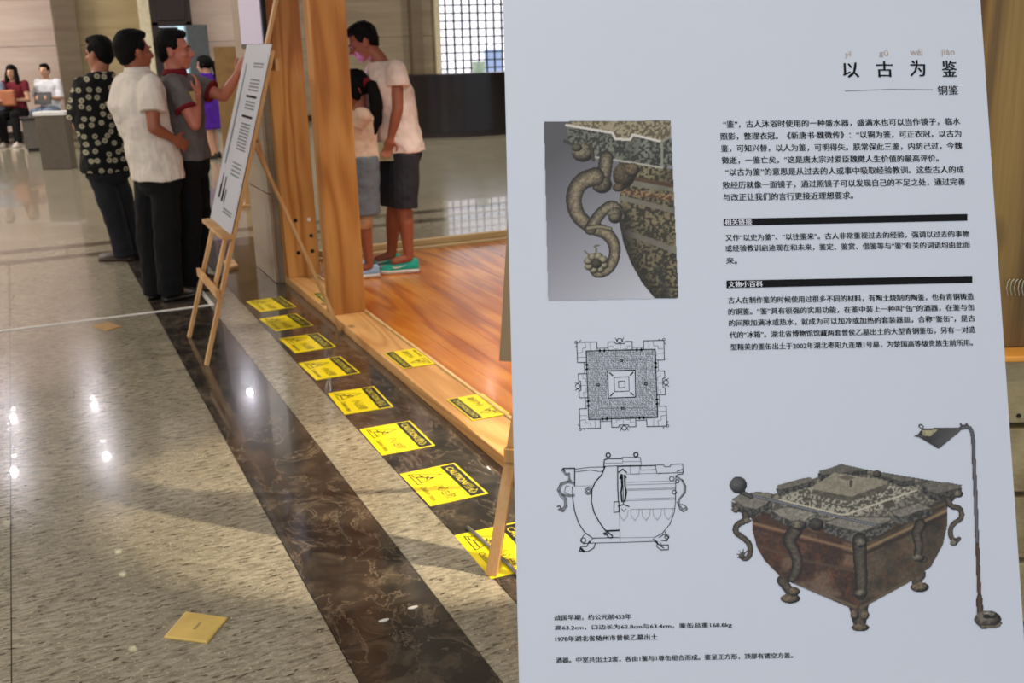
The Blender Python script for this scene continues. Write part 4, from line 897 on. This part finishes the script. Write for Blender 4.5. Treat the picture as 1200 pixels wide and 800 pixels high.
# podium and bench
b0 = (G(50, 200)+G(83, 197))/2
t = thing('stone_podium', 'grey-brown podium with a white top in front of the seated man', 'podium', b0)
obj('podium_body', MB().slat(b0+FH*0.11, b0+FH*0.11+np.array([0, 0, 0.72]), RH, 0.40, 0.22), 'podium', t, bevel=0.01)
obj('podium_top', MB().slat(b0+FH*0.11+np.array([0, 0, 0.72]), b0+FH*0.11+np.array([0, 0, 0.77]), RH, 0.43, 0.25), 'white', t, bevel=0.006)
t = thing('low_cabinet', 'low grey cabinet standing left of the podium before the pink wall', 'cabinet', (0.28, 18.9, 0))
obj('cabinet_body', MB().box((0.02, 18.6, 0.05), (0.62, 19.1, 0.50)), 'podium', t, bevel=0.01); obj('cabinet_top', MB().box((0.0, 18.57, 0.50), (0.64, 19.13, 0.53)), 'bench', t); obj('cabinet_plinth', MB().box((0.05, 18.63, 0), (0.6, 19.07, 0.05)), 'bench', t)
t = thing('waiting_bench', 'dark upholstered bench along the pink wall under the seated visitors', 'bench', (-0.5, 20.9, 0))
obj('bench_seat', MB().box((-2.6, 20.0, 0.33), (-0.02, 20.6, 0.44)), 'bench', t, bevel=0.02); obj('bench_back', MB().box((-2.6, 20.6, 0.33), (-0.02, 20.72, 0.86)), 'bench', t, bevel=0.02)
for x in (-2.5, -1.3, -0.1): obj('bench_leg', MB().box((x-0.04, 20.05, 0), (x+0.04, 20.7, 0.33)), 'metal', t)
obj('bench_seat', MB().box((0.10, 20.0, 0.33), (1.2, 20.6, 0.44)), 'bench', t, bevel=0.02)
for x in (0.2, 1.1): obj('bench_leg', MB().box((x-0.04, 20.05, 0), (x+0.04, 20.5, 0.33)), 'metal', t)

# ------------------------------------------------------------------ people
def lerp(a, b, t): return np.array(a, float)*(1-t)+np.array(b, float)*t
def flesh(name, mb, mat, parent, voxel=0.006, smooth=4, disp=0.0, dscale=0.12):
    o = obj(name, mb, mat, parent, smooth=True)
    r = o.modifiers.new('remesh', 'REMESH'); r.mode = 'VOXEL'; r.voxel_size = voxel; r.use_smooth_shade = True
    s_ = o.modifiers.new('smooth', 'SMOOTH'); s_.iterations = smooth; s_.factor = 0.6
    if disp:
        tx = bpy.data.textures.get('folds_%g' % dscale) or bpy.data.textures.new('folds_%g' % dscale, 'CLOUDS'); tx.noise_scale = dscale
        d = o.modifiers.new('folds', 'DISPLACE'); d.texture = tx; d.strength = disp; d.mid_level = 0.5; d.texture_coords = 'GLOBAL'
    return o
def ering(c, side, fwd, hw, hd, n=20, p=2.4):
    out = []
    for k in range(n):
        a = 2*math.pi*k/n; ca, sa = math.cos(a), math.sin(a)
        out.append(np.array(c)+side*hw*math.copysign(abs(ca)**(2/p), ca)+fwd*hd*math.copysign(abs(sa)**(2/p), sa))
    return out
def hand(m, wrist, d, palm_n, s=1.0, curl=0.5, thumb=1):
    """palm, four fingers and a thumb; d = direction of the hand, palm_n = where the palm faces"""
    wrist = np.array(wrist); d = np.array(d, float)/np.linalg.norm(d); n = np.array(palm_n, float); n -= d*(n@d); n /= np.linalg.norm(n); w = np.cross(d, n)*thumb
    m.ell(wrist+d*0.045*s, (0.040*s, 0.050*s, 0.017*s), [w, d, n]); m.cap(wrist-d*0.02*s, wrist+d*0.03*s, 0.025*s, 0.028*s)
    for i, (off, L) in enumerate(((0.030, 0.066), (0.010, 0.074), (-0.011, 0.068), (-0.031, 0.052))):
        p = wrist+d*0.082*s+w*off*s; dd = d; r = 0.0092*s
        for k in range(3):
            a = curl*(0.6+0.5*k); dd2 = dd*math.cos(a)+n*math.sin(a); dd2 /= np.linalg.norm(dd2); q = p+dd2*L*s*(0.46, 0.32, 0.26)[k]
            m.cap(p, q, r, r*0.88, 8); n2 = n*math.cos(a)-dd*math.sin(a); dd = dd2; n = n2/np.linalg.norm(n2) if k < 0 else n; p = q; r *= 0.88
    p = wrist+d*0.018*s+w*0.030*s; q = p+(d*0.5+w*0.75+n*0.35)*0.038*s; e = q+(d*0.85+w*0.25+n*0.35)*0.032*s; m.cap(p, q, 0.012*s, 0.011*s, 8); m.cap(q, e, 0.011*s, 0.009*s, 8)
def head(t, c, yaw, pitch, neck, skin_mb, s=1.0, hair='hair', style='short', voxel=0.006, roll=0.0):
    """adds the skull and face to the skin mesh; makes eyes, brows and hair as children"""
    f0 = face(yaw); cp, sp_ = math.cos(pitch), math.sin(pitch); up0 = np.array([0, 0, 1.])
    f = f0*cp+up0*sp_; u = up0*cp-f0*sp_; x = np.cross(f, u); c = np.array(c)
    u, x = u*math.cos(roll)+x*math.sin(roll), x*math.cos(roll)-u*math.sin(roll)
    ax = [x, f, u]
    def P(a, b_, d): return c+(x*a+f*b_+u*d)*s
    def E(m, p, r): m.ell(P(*p), [q*s for q in r], ax, 18, 12)
    m = skin_mb
    E(m, (0, -0.012, 0.03), (0.074, 0.094, 0.086)); E(m, (0, 0.020, -0.03), (0.060, 0.070, 0.078)); E(m, (0, 0.058, -0.088), (0.030, 0.026, 0.024)); E(m, (0, 0.03, -0.075), (0.048, 0.045, 0.032))
    m.cap(P(0, 0.088, 0.012), P(0, 0.112, -0.026), 0.009*s, 0.0125*s, 8); E(m, (0.011, 0.100, -0.030), (0.009, 0.010, 0.008)); E(m, (-0.011, 0.100, -0.030), (0.009, 0.010, 0.008))
    E(m, (0, 0.080, 0.024), (0.050, 0.016, 0.011)); E(m, (0, 0.086, -0.052), (0.023, 0.012, 0.006)); E(m, (0, 0.083, -0.063), (0.020, 0.012, 0.007))
    for k in (-1, 1):
        E(m, (k*0.038, 0.068, -0.022), (0.020, 0.018, 0.016)); E(m, (k*0.078, -0.008, -0.008), (0.008, 0.019, 0.031)); E(m, (k*0.083, -0.016, 0.006), (0.006, 0.012, 0.016))
    m.cap(P(0, -0.022, -0.05), neck, 0.050*s, 0.056*s)
    for k in (-1, 1):
        b1 = MB(); b1.ell(P(k*0.030, 0.0835, 0.004), [0.0125*s, 0.006*s, 0.0045*s], ax, 12, 8); e = obj('eye', b1, 'eyew', t, smooth=True)
        b1 = MB(); b1.ell(P(k*0.030, 0.0888, 0.004), [0.0055*s, 0.003*s, 0.0058*s], ax, 10, 6); obj('iris', b1, 'eyed', e, smooth=True)
        b1 = MB(); b1.tube([P(k*0.014, 0.094, 0.021), P(k*0.030, 0.093, 0.027), P(k*0.050, 0.082, 0.023)], [0.0025*s, 0.0035*s, 0.0015*s], 6); obj('eyebrow', b1, hair, t, smooth=True)
    h = MB()
    E(h, (0, -0.026, 0.044), (0.080, 0.092, 0.084)); E(h, (0, -0.052, 0.012), (0.075, 0.060, 0.072)); E(h, (0, 0.034, 0.096), (0.060, 0.050, 0.030)); E(h, (0, -0.066, -0.035), (0.050, 0.028, 0.032)); E(h, (0, -0.01, 0.105), (0.062, 0.075, 0.030))
    for k in (-1, 1): E(h, (k*0.072, 0.010, 0.040), (0.012, 0.026, 0.034))
    if style in ('long', 'pony'):
        E(h, (0, -0.04, 0.03), (0.088, 0.095, 0.098)); E(h, (0, 0.045, 0.075), (0.062, 0.045, 0.040))
        for k in (-1, 1): E(h, (k*0.074, 0.014, 0.00), (0.016, 0.040, 0.060))
    if style == 'long':
        for k in (-1, 1): h.tube([P(k*0.070, 0.0, 0.0), P(k*0.085, 0.01, -0.09), P(k*0.085, 0.03, -0.20), P(k*0.080, 0.04, -0.30)], [0.040*s, 0.042*s, 0.034*s, 0.012*s])
        h.tube([P(0, -0.07, 0.0), P(0, -0.085, -0.12), P(0, -0.08, -0.26)], [0.07*s, 0.07*s, 0.03*s])
    if style == 'pony':
        pass
    flesh('hair', h, hair, t, voxel, 2, 0.012, 0.014)
    return P
def limb(m, pts, rad):
    for a, b, r0, r1 in zip(pts[:-1], pts[1:], rad[:-1], rad[1:]): m.cap(a, b, r0, r1)
def leg_flesh(m, hip, knee, ankle, s=1.0):
    limb(m, [hip, lerp(hip, knee, 0.3), knee], [0.085*s, 0.082*s, 0.054*s]); kd = np.array(knee)-np.array(ankle)
    limb(m, [knee, lerp(knee, ankle, 0.3), lerp(knee, ankle, 0.75), ankle], [0.053*s, 0.057*s, 0.040*s, 0.036*s])
def shoe(t, ankle, d, L=0.27, w=0.05, mat='leather', sole_mat=None, ground=0.0, h=0.085, name='shoe', swoosh=False):
    d = np.array([d[0], d[1], 0.]); d /= np.linalg.norm(d); x = np.array([-d[1], d[0], 0]); heel = np.array([ankle[0], ankle[1], ground])-d*0.065; rs = []; rb = []
    for k, (a, ww, hh) in enumerate(((0.0, 0.55, 0.75), (0.05, 0.75, 0.98), (0.15, 0.78, 1.0), (0.32, 0.74, 1.0), (0.48, 0.82, 0.84), (0.65, 0.98, 0.62), (0.82, 0.95, 0.50), (0.94, 0.68, 0.40), (1.0, 0.30, 0.24))):
        c = heel+d*L*a; r = []
        for j in range(14):
            q = math.pi*2*j/14; y = math.sin(q); xx = math.cos(q)
            r.append(c+x*w*ww*xx*(1 if y < 0.2 else 0.72)+np.array([0, 0, max(0.018, 0.018+h*hh*max(y, 0)) if y > 0 else 0.018]))
        rs.append(r)
        rb.append([c+x*w*(ww+0.08)*math.cos(2*math.pi*j/14)+np.array([0, 0, 0.002 if math.sin(2*math.pi*j/14) < 0 else 0.028]) for j in range(14)])
    o = obj(name, MB().rings(rs), mat, t, smooth=True); obj('sole', MB().rings(rb), sole_mat or mat, o, smooth=True)
    if swoosh:
        for sg in (-1, 1):
            m = MB(); P = [(0.33, 0.055), (0.40, 0.040), (0.50, 0.044), (0.74, 0.062), (0.50, 0.052), (0.42, 0.052)]
            m.add([heel+d*L*(1.0-a*0.92)+x*sg*(w*0.80+0.004)+np.array([0, 0, zz]) for a, zz in P], [tuple(range(6))]); mm = obj('side_mark', m, 'sole', o)
            sd = mm.modifiers.new('thick', 'SOLIDIFY'); sd.thickness = 0.006; sd.offset = 0
    return o
def torso(m, pel, chest, neck, syaw_h, syaw_s, g=0.0, s=1.0, hem=0.0, wide=1.0, belly=0.0):
    """trunk from the hips (or a hem below them) to the neck"""
    pel, chest, neck = [np.array(q, float) for q in (pel, chest, neck)]; rs = []
    fh, fs = face(syaw_h), face(syaw_s)
    prof = [(-0.14, 0.150, 0.105), (0.0, 0.165, 0.118), (0.25, 0.155, 0.112), (0.50, 0.150, 0.105), (0.80, 0.172, 0.116), (1.0, 0.182, 0.118)]
    d0 = (pel-chest)/np.linalg.norm(pel-chest)
    if hem: rs.append(ering(pel+d0*hem, np.cross(fh, [0, 0, 1]), fh, (0.165*wide+g)*s, (0.118+g)*s))
    for q, hw, hd in prof[(1 if hem else 0):]:
        if q < 0: c = pel+d0*0.10*s
        else: c = lerp(pel, chest, q)
        f = lerp(fh, fs, max(q, 0)); f /= np.linalg.norm(f); x = np.cross(f, [0, 0, 1]); rs.append(ering(c+f*belly*math.exp(-((q-0.25)/0.3)**2), x, f, (hw*wide+g)*s, (hd+g+belly*0.5*math.exp(-((q-0.25)/0.3)**2))*s))
    x = np.cross(fs, [0, 0, 1])
    for q, hw, hd in ((0.45, 0.178, 0.104), (0.74, 0.135, 0.088), (0.90, 0.080, 0.066), (1.0, 0.060, 0.058)):
        rs.append(ering(lerp(chest, neck, q), x, fs, (hw*wide+g)*s if q < 0.8 else (hw+g)*s, (hd+g)*s))
    m.rings(rs)
def cone(m, pts, rad, seg=16): m.tube(pts, rad, seg)
def person(label, base, J, skin='skin', shirt=None, sleeve=0.55, pants=None, pant_to='ankle', shoes=('leather', None), group=None, hair='hair', style='short', s=1.0, voxel=0.007, hem=0.10,
           hy=0, sy=0, ey=0, pitch=0.0, wide=1.0, belly=0.0, sleeve_r=0.062, pant_r=0.075, collar=None, shoe_dir=None, curl=0.6, hands=True, roll=0.0, cuff=None, swoosh=False):
    t = thing('person', label, 'person', base, group)
    m = MB(); torso(m, J['pel'], J['chest'], J['neck'], hy, sy, 0, s, 0, wide, belly)
    P = head(t, J['head'], ey, pitch, J['neck'], m, J.get('hs', 1.0), hair, style, voxel, roll)
    for k in 'LR':
        if 'sh'+k in J:
            sh, el, wr = J['sh'+k], J['el'+k], J['wr'+k]
            m.cap(lerp(J['chest'], sh, 0.4), sh, 0.06*s, 0.055*s)
            limb(m, [sh, lerp(sh, el, 0.4), el], [0.050*s, 0.046*s, 0.038*s]); limb(m, [el, lerp(el, wr, 0.35), wr], [0.038*s, 0.037*s, 0.025*s])
            hd_ = J.get('hd'+k, np.array(wr)-np.array(el))
            if hands: hand(m, wr, hd_, J.get('pn'+k, -np.cross(hd_, [0, 0, 1.])+np.array([0, 0, 0.01])), s, curl, J.get('th'+k, 1))
            else: m.ell(np.array(wr)+np.array(hd_)/np.linalg.norm(hd_)*0.05, (0.035, 0.035, 0.05))
        if 'kn'+k in J:
            leg_flesh(m, J['hip'+k], J['kn'+k], J['an'+k], s); an = np.array(J['an'+k]); fd = face((shoe_dir or {}).get(k, hy)); m.cap(an-np.array([0, 0, 0.02]), an+fd*0.10-np.array([0, 0, 0.045]), 0.034*s, 0.028*s)
    flesh('body', m, skin, t, voxel, 5)
    if shirt:
        m = MB(); torso(m, J['pel'], J['chest'], J['neck'], hy, sy, 0.034 if hem > 0.03 else 0.018, s, hem, wide, belly)
        for k in 'LR':
            if 'sh'+k in J:
                sh, el = np.array(J['sh'+k]), np.array(J['el'+k]); e = lerp(sh, el, sleeve)
                m.cap(lerp(J['chest'], sh, 0.45), sh, 0.082*s, 0.068*s); m.ell(sh, (0.068*s,)*3); cone(m, [lerp(sh, el, 0.0), lerp(sh, el, sleeve*0.5), e], [0.066*s, sleeve_r*s+0.004, sleeve_r*s+0.004])
        flesh('shirt', m, shirt, t, voxel, 3, 0.028, 0.11)
        if cuff:
            for k in 'LR':
                if 'sh'+k in J:
                    sh, el = np.array(J['sh'+k]), np.array(J['el'+k]); m = MB(); cone(m, [lerp(sh, el, sleeve-0.03), lerp(sh, el, sleeve+0.03)], [sleeve_r*s+0.009]*2); obj('cuff', m, cuff, t, smooth=False)
        if collar:
            m = MB(); nk = np.array(J['neck']); up = (np.array(J['head'])-nk); up /= np.linalg.norm(up)
            f = face(sy); x = np.cross(f, [0, 0, 1]); rs = [ering(nk-up*0.012, x, f, 0.086*s, 0.082*s), ering(nk+up*0.028, x, f, 0.066*s, 0.070*s), ering(nk+up*0.030, x, f, 0.060*s, 0.064*s), ering(nk+up*0.0, x, f, 0.066*s, 0.066*s)]
            m.rings(rs, cap=False); m.add([nk+f*0.070*s+x*0.0, nk+f*0.082*s+x*0.05-up*0.05, nk+f*0.070*s+x*0.058], [(0, 1, 2)]); m.add([nk+f*0.070*s, nk+f*0.082*s-x*0.05-up*0.05, nk+f*0.070*s-x*0.058], [(0, 1, 2)])
            o = obj('collar', m, collar, t, smooth=True); sd = o.modifiers.new('thick', 'SOLIDIFY'); sd.thickness = 0.006
    if pants:
        m = MB(); fh = face(hy); x = np.cross(fh, [0, 0, 1]); pel = np.array(J['pel']); d0 = np.array([0, 0, -1.])
        up = (np.array(J['chest'])-pel); up /= np.linalg.norm(up)
        m.rings([ering(pel+up*0.05, x, fh, 0.160*s*wide, 0.118*s), ering(pel, x, fh, 0.166*s*wide, 0.122*s), ering(pel-up*0.09, x, fh, 0.168*s*wide, 0.126*s), ering(pel-up*0.14, x, fh, 0.12*s*wide, 0.10*s)])
        for k in 'LR':
            if 'kn'+k in J:
                h, kn, an = [np.array(J[q+k]) for q in ('hip', 'kn', 'an')]
                if pant_to == 'skirt': continue
                if pant_to == 'ankle': pts = [h, lerp(h, kn, 0.5), kn, lerp(kn, an, 0.5), an-np.array([0, 0, 0.035])]; rr = [0.094, 0.092, pant_r, pant_r*0.93, pant_r*0.95]
                else: pts = [h, lerp(h, kn, 0.5), lerp(h, kn, 0.97)]; rr = [0.105, 0.100, 0.094]
                m.ell(h, (0.094*s,)*3); cone(m, pts, [r*s for r in rr]); 
                if pant_to == 'ankle': m.ell(kn, (pant_r*s,)*3)
        if pant_to == 'skirt':
            k0 = (np.array(J['knL'])+np.array(J['knR']))/2; m.rings([ering(pel, x, fh, 0.185*s, 0.145*s), ering(lerp(pel, k0, 0.15), x, fh, 0.20*s, 0.16*s), ering(lerp(pel, k0, 0.5), x, fh, 0.20*s, 0.16*s), ering(lerp(pel, k0, 0.93), x, fh, 0.21*s, 0.17*s)])
        flesh({'ankle': 'trousers', 'knee': 'shorts', 'skirt': 'skirt'}[pant_to], m, pants, t, voxel, 3, 0.022, 0.13)
    if shoes:
        for k in 'LR':
            if 'an'+k in J: shoe(t, J['an'+k], face((shoe_dir or {}).get(k, hy)), mat=shoes[0], sole_mat=shoes[1], ground=float(base[2]), L=0.27*s, w=0.048*s, h=0.085*s, swoosh=swoosh)
    return t, P
def joints(base, d):
    o = {}
    for k, v in d.items(): o[k] = V(v[0], v[1], base, v[2] if len(v) > 2 else 0.)
    for k in 'LR':                                       # ankles stand just above the floor
        if 'an'+k in o and d['an'+k][0] is not None: pass
    return o

# the man in the white shirt
b0 = G(184, 350)
J = joints(b0, dict(pel=(184, 203), chest=(161, 122), neck=(161, 84), head=(157, 62), shR=(176, 100, -0.14), elR=(180, 150, -0.20), wrR=(204, 163, -0.10), shL=(146, 97, 0.12), elL=(146, 148, 0.25), wrL=(190, 160, 0.25),
                    hipR=(193, 212, -0.05), hipL=(174, 212, 0.05), knR=(196, 280, -0.06), knL=(176, 280, 0.04), anR=(200, 337, -0.05), anL=(183, 338, 0.03)))
J['hs'] = 1.08
person('man in a cream white short-sleeved shirt and black trousers, seen from behind', b0, J, 'skint', 'shirtw', 0.62, 'blackc', 'ankle', ('bleather', None), 'three men standing at the easel', hy=42, sy=50, ey=48, pitch=0.05, wide=0.95, hem=0.035, collar='shirtw', belly=0.01, pant_r=0.088, sleeve_r=0.075, roll=0.0, curl=0.9)
# the man in the grey polo shirt
b0 = G(222, 338)
J = joints(b0, dict(pel=(222, 182), chest=(213, 118), neck=(205, 86), head=(204, 60), shR=(203, 98, -0.15), elR=(228, 146, -0.22), wrR=(231, 112, -0.12), shL=(224, 98, 0.14), elL=(262, 113, 0.10), wrL=(279, 86, 0.05),
                    hipR=(218, 190, -0.08), hipL=(228, 190, 0.08), knR=(222, 262, -0.08), knL=(232, 262, 0.10), anR=(217, 330, -0.06), anL=(228, 326, 0.12)))
J['hs'] = 1.06
t, P = person('man in a grey polo shirt with dark red trim reaching out to the easel', b0, J, 'skinr', 'polo', 0.62, 'blackc', 'ankle', ('leather', None), 'three men standing at the easel', hy=8, sy=10, ey=8, pitch=0.02, hem=0.02, collar='red', cuff='red', shoe_dir={'R': 5, 'L': 12}, pant_r=0.085, curl=0.5, sleeve_r=0.068)
nk = V(226, 118, b0, -0.27)
tag(obj('paper_slip', MB().slat(V(219, 108, b0, -0.19), V(222, 124, b0, -0.21), RH, 0.10, 0.003), 'tan'), 'pale tan paper slip held against the grey polo shirt', 'paper')
# the man in the flowered shirt
b0 = G(143, 305)
J = joints(b0, dict(pel=(126, 192), chest=(117, 124), neck=(117, 84), head=(116, 64), shL=(97, 100, -0.06), elL=(91, 148, -0.05), wrL=(110, 154, 0.12), shR=(139, 100, 0.10), elR=(146, 148, 0.15), wrR=(128, 156, 0.25),
                    hipL=(118, 205, -0.04), hipR=(134, 205, 0.06), knL=(133, 250, -0.04), knR=(147, 250, 0.10), anL=(145, 294, 0.0), anR=(163, 290, 0.14)))
J['hs'] = 1.06
person('man in a black shirt with cream flowers looking away to the left', b0, J, 'skin', 'floral', 0.85, 'greyt', 'ankle', ('leather', None), 'three men standing at the easel', hy=140, sy=122, ey=160, hem=0.05, wide=1.0, shoe_dir={'L': 178, 'R': 160}, pant_r=0.082, sleeve_r=0.085, curl=0.7)
# the boy in the white tee
b0 = G(470, 317, 0.046)
J = joints(b0, dict(pel=(470, 166), chest=(458, 105), neck=(446, 72), head=(426, 50), shL=(464, 82, -0.15), elL=(466, 128, -0.18), wrL=(458, 162, -0.17), shR=(450, 84, 0.14), elR=(446, 128, 0.18), wrR=(440, 160, 0.10),
                    hipL=(474, 178, -0.08), hipR=(462, 178, 0.08), knL=(474, 245, -0.07), knR=(462, 243, 0.08), anL=(479, 298, -0.06), anR=(459, 295, 0.12)))
J['hs'] = 1.0; J['hdL'] = J['wrL']-J['elL']; J['thL'] = -1
person('teenage boy in a white tee and dark shorts with teal shoes leaning forward', b0, J, 'skint', 'teew', 0.42, 'shorts', 'knee', ('teal', 'sole'), None, hy=182, sy=185, ey=192, pitch=-0.45, hem=0.06, wide=0.92, shoe_dir={'L': 190, 'R': 186}, sleeve_r=0.078, curl=0.8, swoosh=True)
c0 = V(450, 178, b0, -0.20)
tag(obj('booklet', MB().slat(V(434, 178, b0, -0.150), V(462, 177, b0, -0.150), (0, 0, 1), 0.125, 0.012), 'booklet', bevel=0.002), 'pale green booklet carried low in the hand of the boy', 'booklet')
# violet glow of the exhibit screen the boy and the girl look at
light('exhibit_screen_glow', 'AREA', V(402, 120, b0, -0.05), V(425, 60, b0), 2, (0.55, 0.35, 1.0), size=0.25)
# the girl half hidden by the post
b0 = G(434, 323, 0.046)
J = joints(b0, dict(pel=(421, 182), chest=(419, 146), neck=(421, 128), head=(414, 106), shL=(424, 136, -0.12), elL=(414, 158, -0.10), wrL=(404, 165, 0.0), shR=(414, 138, 0.12), elR=(405, 160, 0.12), wrR=(396, 166, 0.1),
                    hipL=(424, 192, -0.07), hipR=(416, 192, 0.07), knL=(426, 254, -0.06), knR=(414, 254, 0.08), anL=(433, 308, -0.05), anR=(420, 306, 0.10)))
J['hs'] = 0.98
t, P = person('girl with a long black ponytail and grey skirt behind the wooden post', b0, J, 'skint', 'beige', 0.5, 'skirt', 'skirt', ('sandal', 'sole'), None, style='pony', hy=196, sy=196, ey=205, pitch=-0.5, hem=0.05, wide=0.78, s=0.86, curl=0.5)
m = MB(); m.tube([V(424, 97, b0), V(436, 100, b0, -0.05), V(441, 120, b0, -0.06), V(441, 142, b0, -0.06), V(436, 164, b0, -0.05)], [0.03, 0.042, 0.045, 0.038, 0.010], 12); flesh('ponytail', m, 'hair', t, 0.007, 2, 0.012, 0.04)
m = MB(); m.tube([V(428, 95, b0, -0.02), V(432, 99, b0, -0.04)], [0.034, 0.034], 12); obj('hair_tie', m, 'red', t, smooth=True)
kn = lerp(J['knL'], J['anL'], 0.06); m = MB(); m.tube([kn+np.array([0, 0, 0.05]), kn-np.array([0, 0, 0.055])], [0.058, 0.056], 16); obj('knee_band', m, 'knee', t, smooth=True)

# people far behind
pw_ = np.array([3.55, 15.2, 0.])
hd_ = V(241, 76, pw_); sc_ = (hd_[2]+0.12)/1.72
def standing(b, yaw, k=1.0):
    x = np.cross(face(yaw), [0, 0, 1.]); b = np.array(b, float); q = lambda a, f_, z: b+(x*a+face(yaw)*f_)*k+np.array([0, 0, z*k])
    return dict(pel=q(0, 0, 0.93), chest=q(0, 0, 1.28), neck=q(0, 0, 1.44), head=q(0, 0.03, 1.58), shR=q(0.17, 0, 1.38), elR=q(0.21, 0, 1.10), wrR=q(0.18, 0.12, 0.92), shL=q(-0.17, 0, 1.38), elL=q(-0.21, 0, 1.10), wrL=q(-0.18, 0.12, 0.92),
                hipR=q(0.09, 0, 0.88), hipL=q(-0.09, 0, 0.88), knR=q(0.09, 0.02, 0.48), knL=q(-0.09, 0.02, 0.48), anR=q(0.09, 0, 0.09), anL=q(-0.09, 0, 0.09))
bp = np.array([hd_[0], hd_[1], 0]); J = standing(bp, 175, sc_); J['hs'] = 0.98
t, P = person('woman in a purple dress with tied black hair far behind, before the doorway', bp, J, 'skinp', 'purple', 0.2, 'purple', 'skirt', ('bleather', None), None, style='pony', hy=175, sy=175, ey=175, hem=0.1, s=sc_, wide=0.85, voxel=0.012, hands=False, pitch=-0.1)
m = MB(); m.tube([P(0, -0.08, 0.04), P(0, -0.15, 0.0), P(0, -0.16, -0.15), P(0, -0.14, -0.25)], [0.035, 0.045, 0.04, 0.01], 10); flesh('ponytail', m, 'hair', t, 0.012, 1)
def seated(b, yaw, seat=0.46):
    x = np.cross(face(yaw), [0, 0, 1.]); b = np.array(b, float); q = lambda a, f_, z: b+x*a+face(yaw)*f_+np.array([0, 0, z])
    return q, dict(pel=q(0, 0, seat+0.10), chest=q(0, 0.0, seat+0.46), neck=q(0, 0.02, seat+0.60), head=q(0, 0.05, seat+0.74), shR=q(0.17, 0, seat+0.55), elR=q(0.22, 0.05, seat+0.28), wrR=q(0.10, 0.26, seat+0.30), shL=q(-0.17, 0, seat+0.55), elL=q(-0.22, 0.05, seat+0.28), wrL=q(-0.10, 0.26, seat+0.30),
                hipR=q(0.09, 0.02, seat+0.07), hipL=q(-0.09, 0.02, seat+0.07), knR=q(0.11, 0.42, seat+0.06), knL=q(-0.11, 0.42, seat+0.06), anR=q(0.10, 0.46, 0.09), anL=q(-0.13, 0.46, 0.09))
hx = V(20, 118, np.array([0, 20.3, 0])); b = np.array([hx[0], hx[1], 0]); q, J = seated(b, 270)
person('seated woman with long dark hair, dark red top and black trousers', b, J, 'skinp', 'maroon', 0.5, 'blackc', 'ankle', ('sole', None), 'visitors seated along the pink wall', style='long', hy=270, sy=270, ey=270, voxel=0.011, hands=False, wide=0.88, hem=0.02)
tag(obj('handbag', MB().slat(q(0, 0.33, 0.66), q(0, 0.31, 0.93), np.cross(face(270), [0, 0, 1.]), 0.27, 0.09), 'bag', bevel=0.03), 'brown bag held upright on the lap of the seated woman', 'bag')
hx = V(57, 106, np.array([0.8, 20.3, 0])); b = np.array([hx[0], hx[1], 0]); q, J = seated(b, 268, 0.46); dz = hx[2]-(0.46+0.74)
person('seated young man in a white long-sleeved top behind the podium', b, J, 'skinp', 'whitec', 0.95, 'denim', 'ankle', ('sole', None), 'visitors seated along the pink wall', hy=268, sy=268, ey=262, voxel=0.011, hands=False, hem=0.02, sleeve_r=0.06)
tag(obj('tablet_computer', MB().slat(q(-0.03, 0.34, 0.66), q(-0.03, 0.28, 0.86), np.cross(face(268), [0, 0, 1.]), 0.30, 0.015), 'tablet', bevel=0.004), 'black tablet held up by the seated man in white', 'tablet')
hx = V(-8, 125, np.array([-0.6, 20.3, 0])); b = np.array([hx[0], hx[1], 0]); q, J = seated(b, 270)
person('seated visitor in pale denim cut off by the left edge', b, J, 'skinp', 'denim', 0.95, 'blackc', 'ankle', ('bleather', None), 'visitors seated along the pink wall', hy=270, sy=270, ey=270, voxel=0.011, hands=False, hem=0.02)
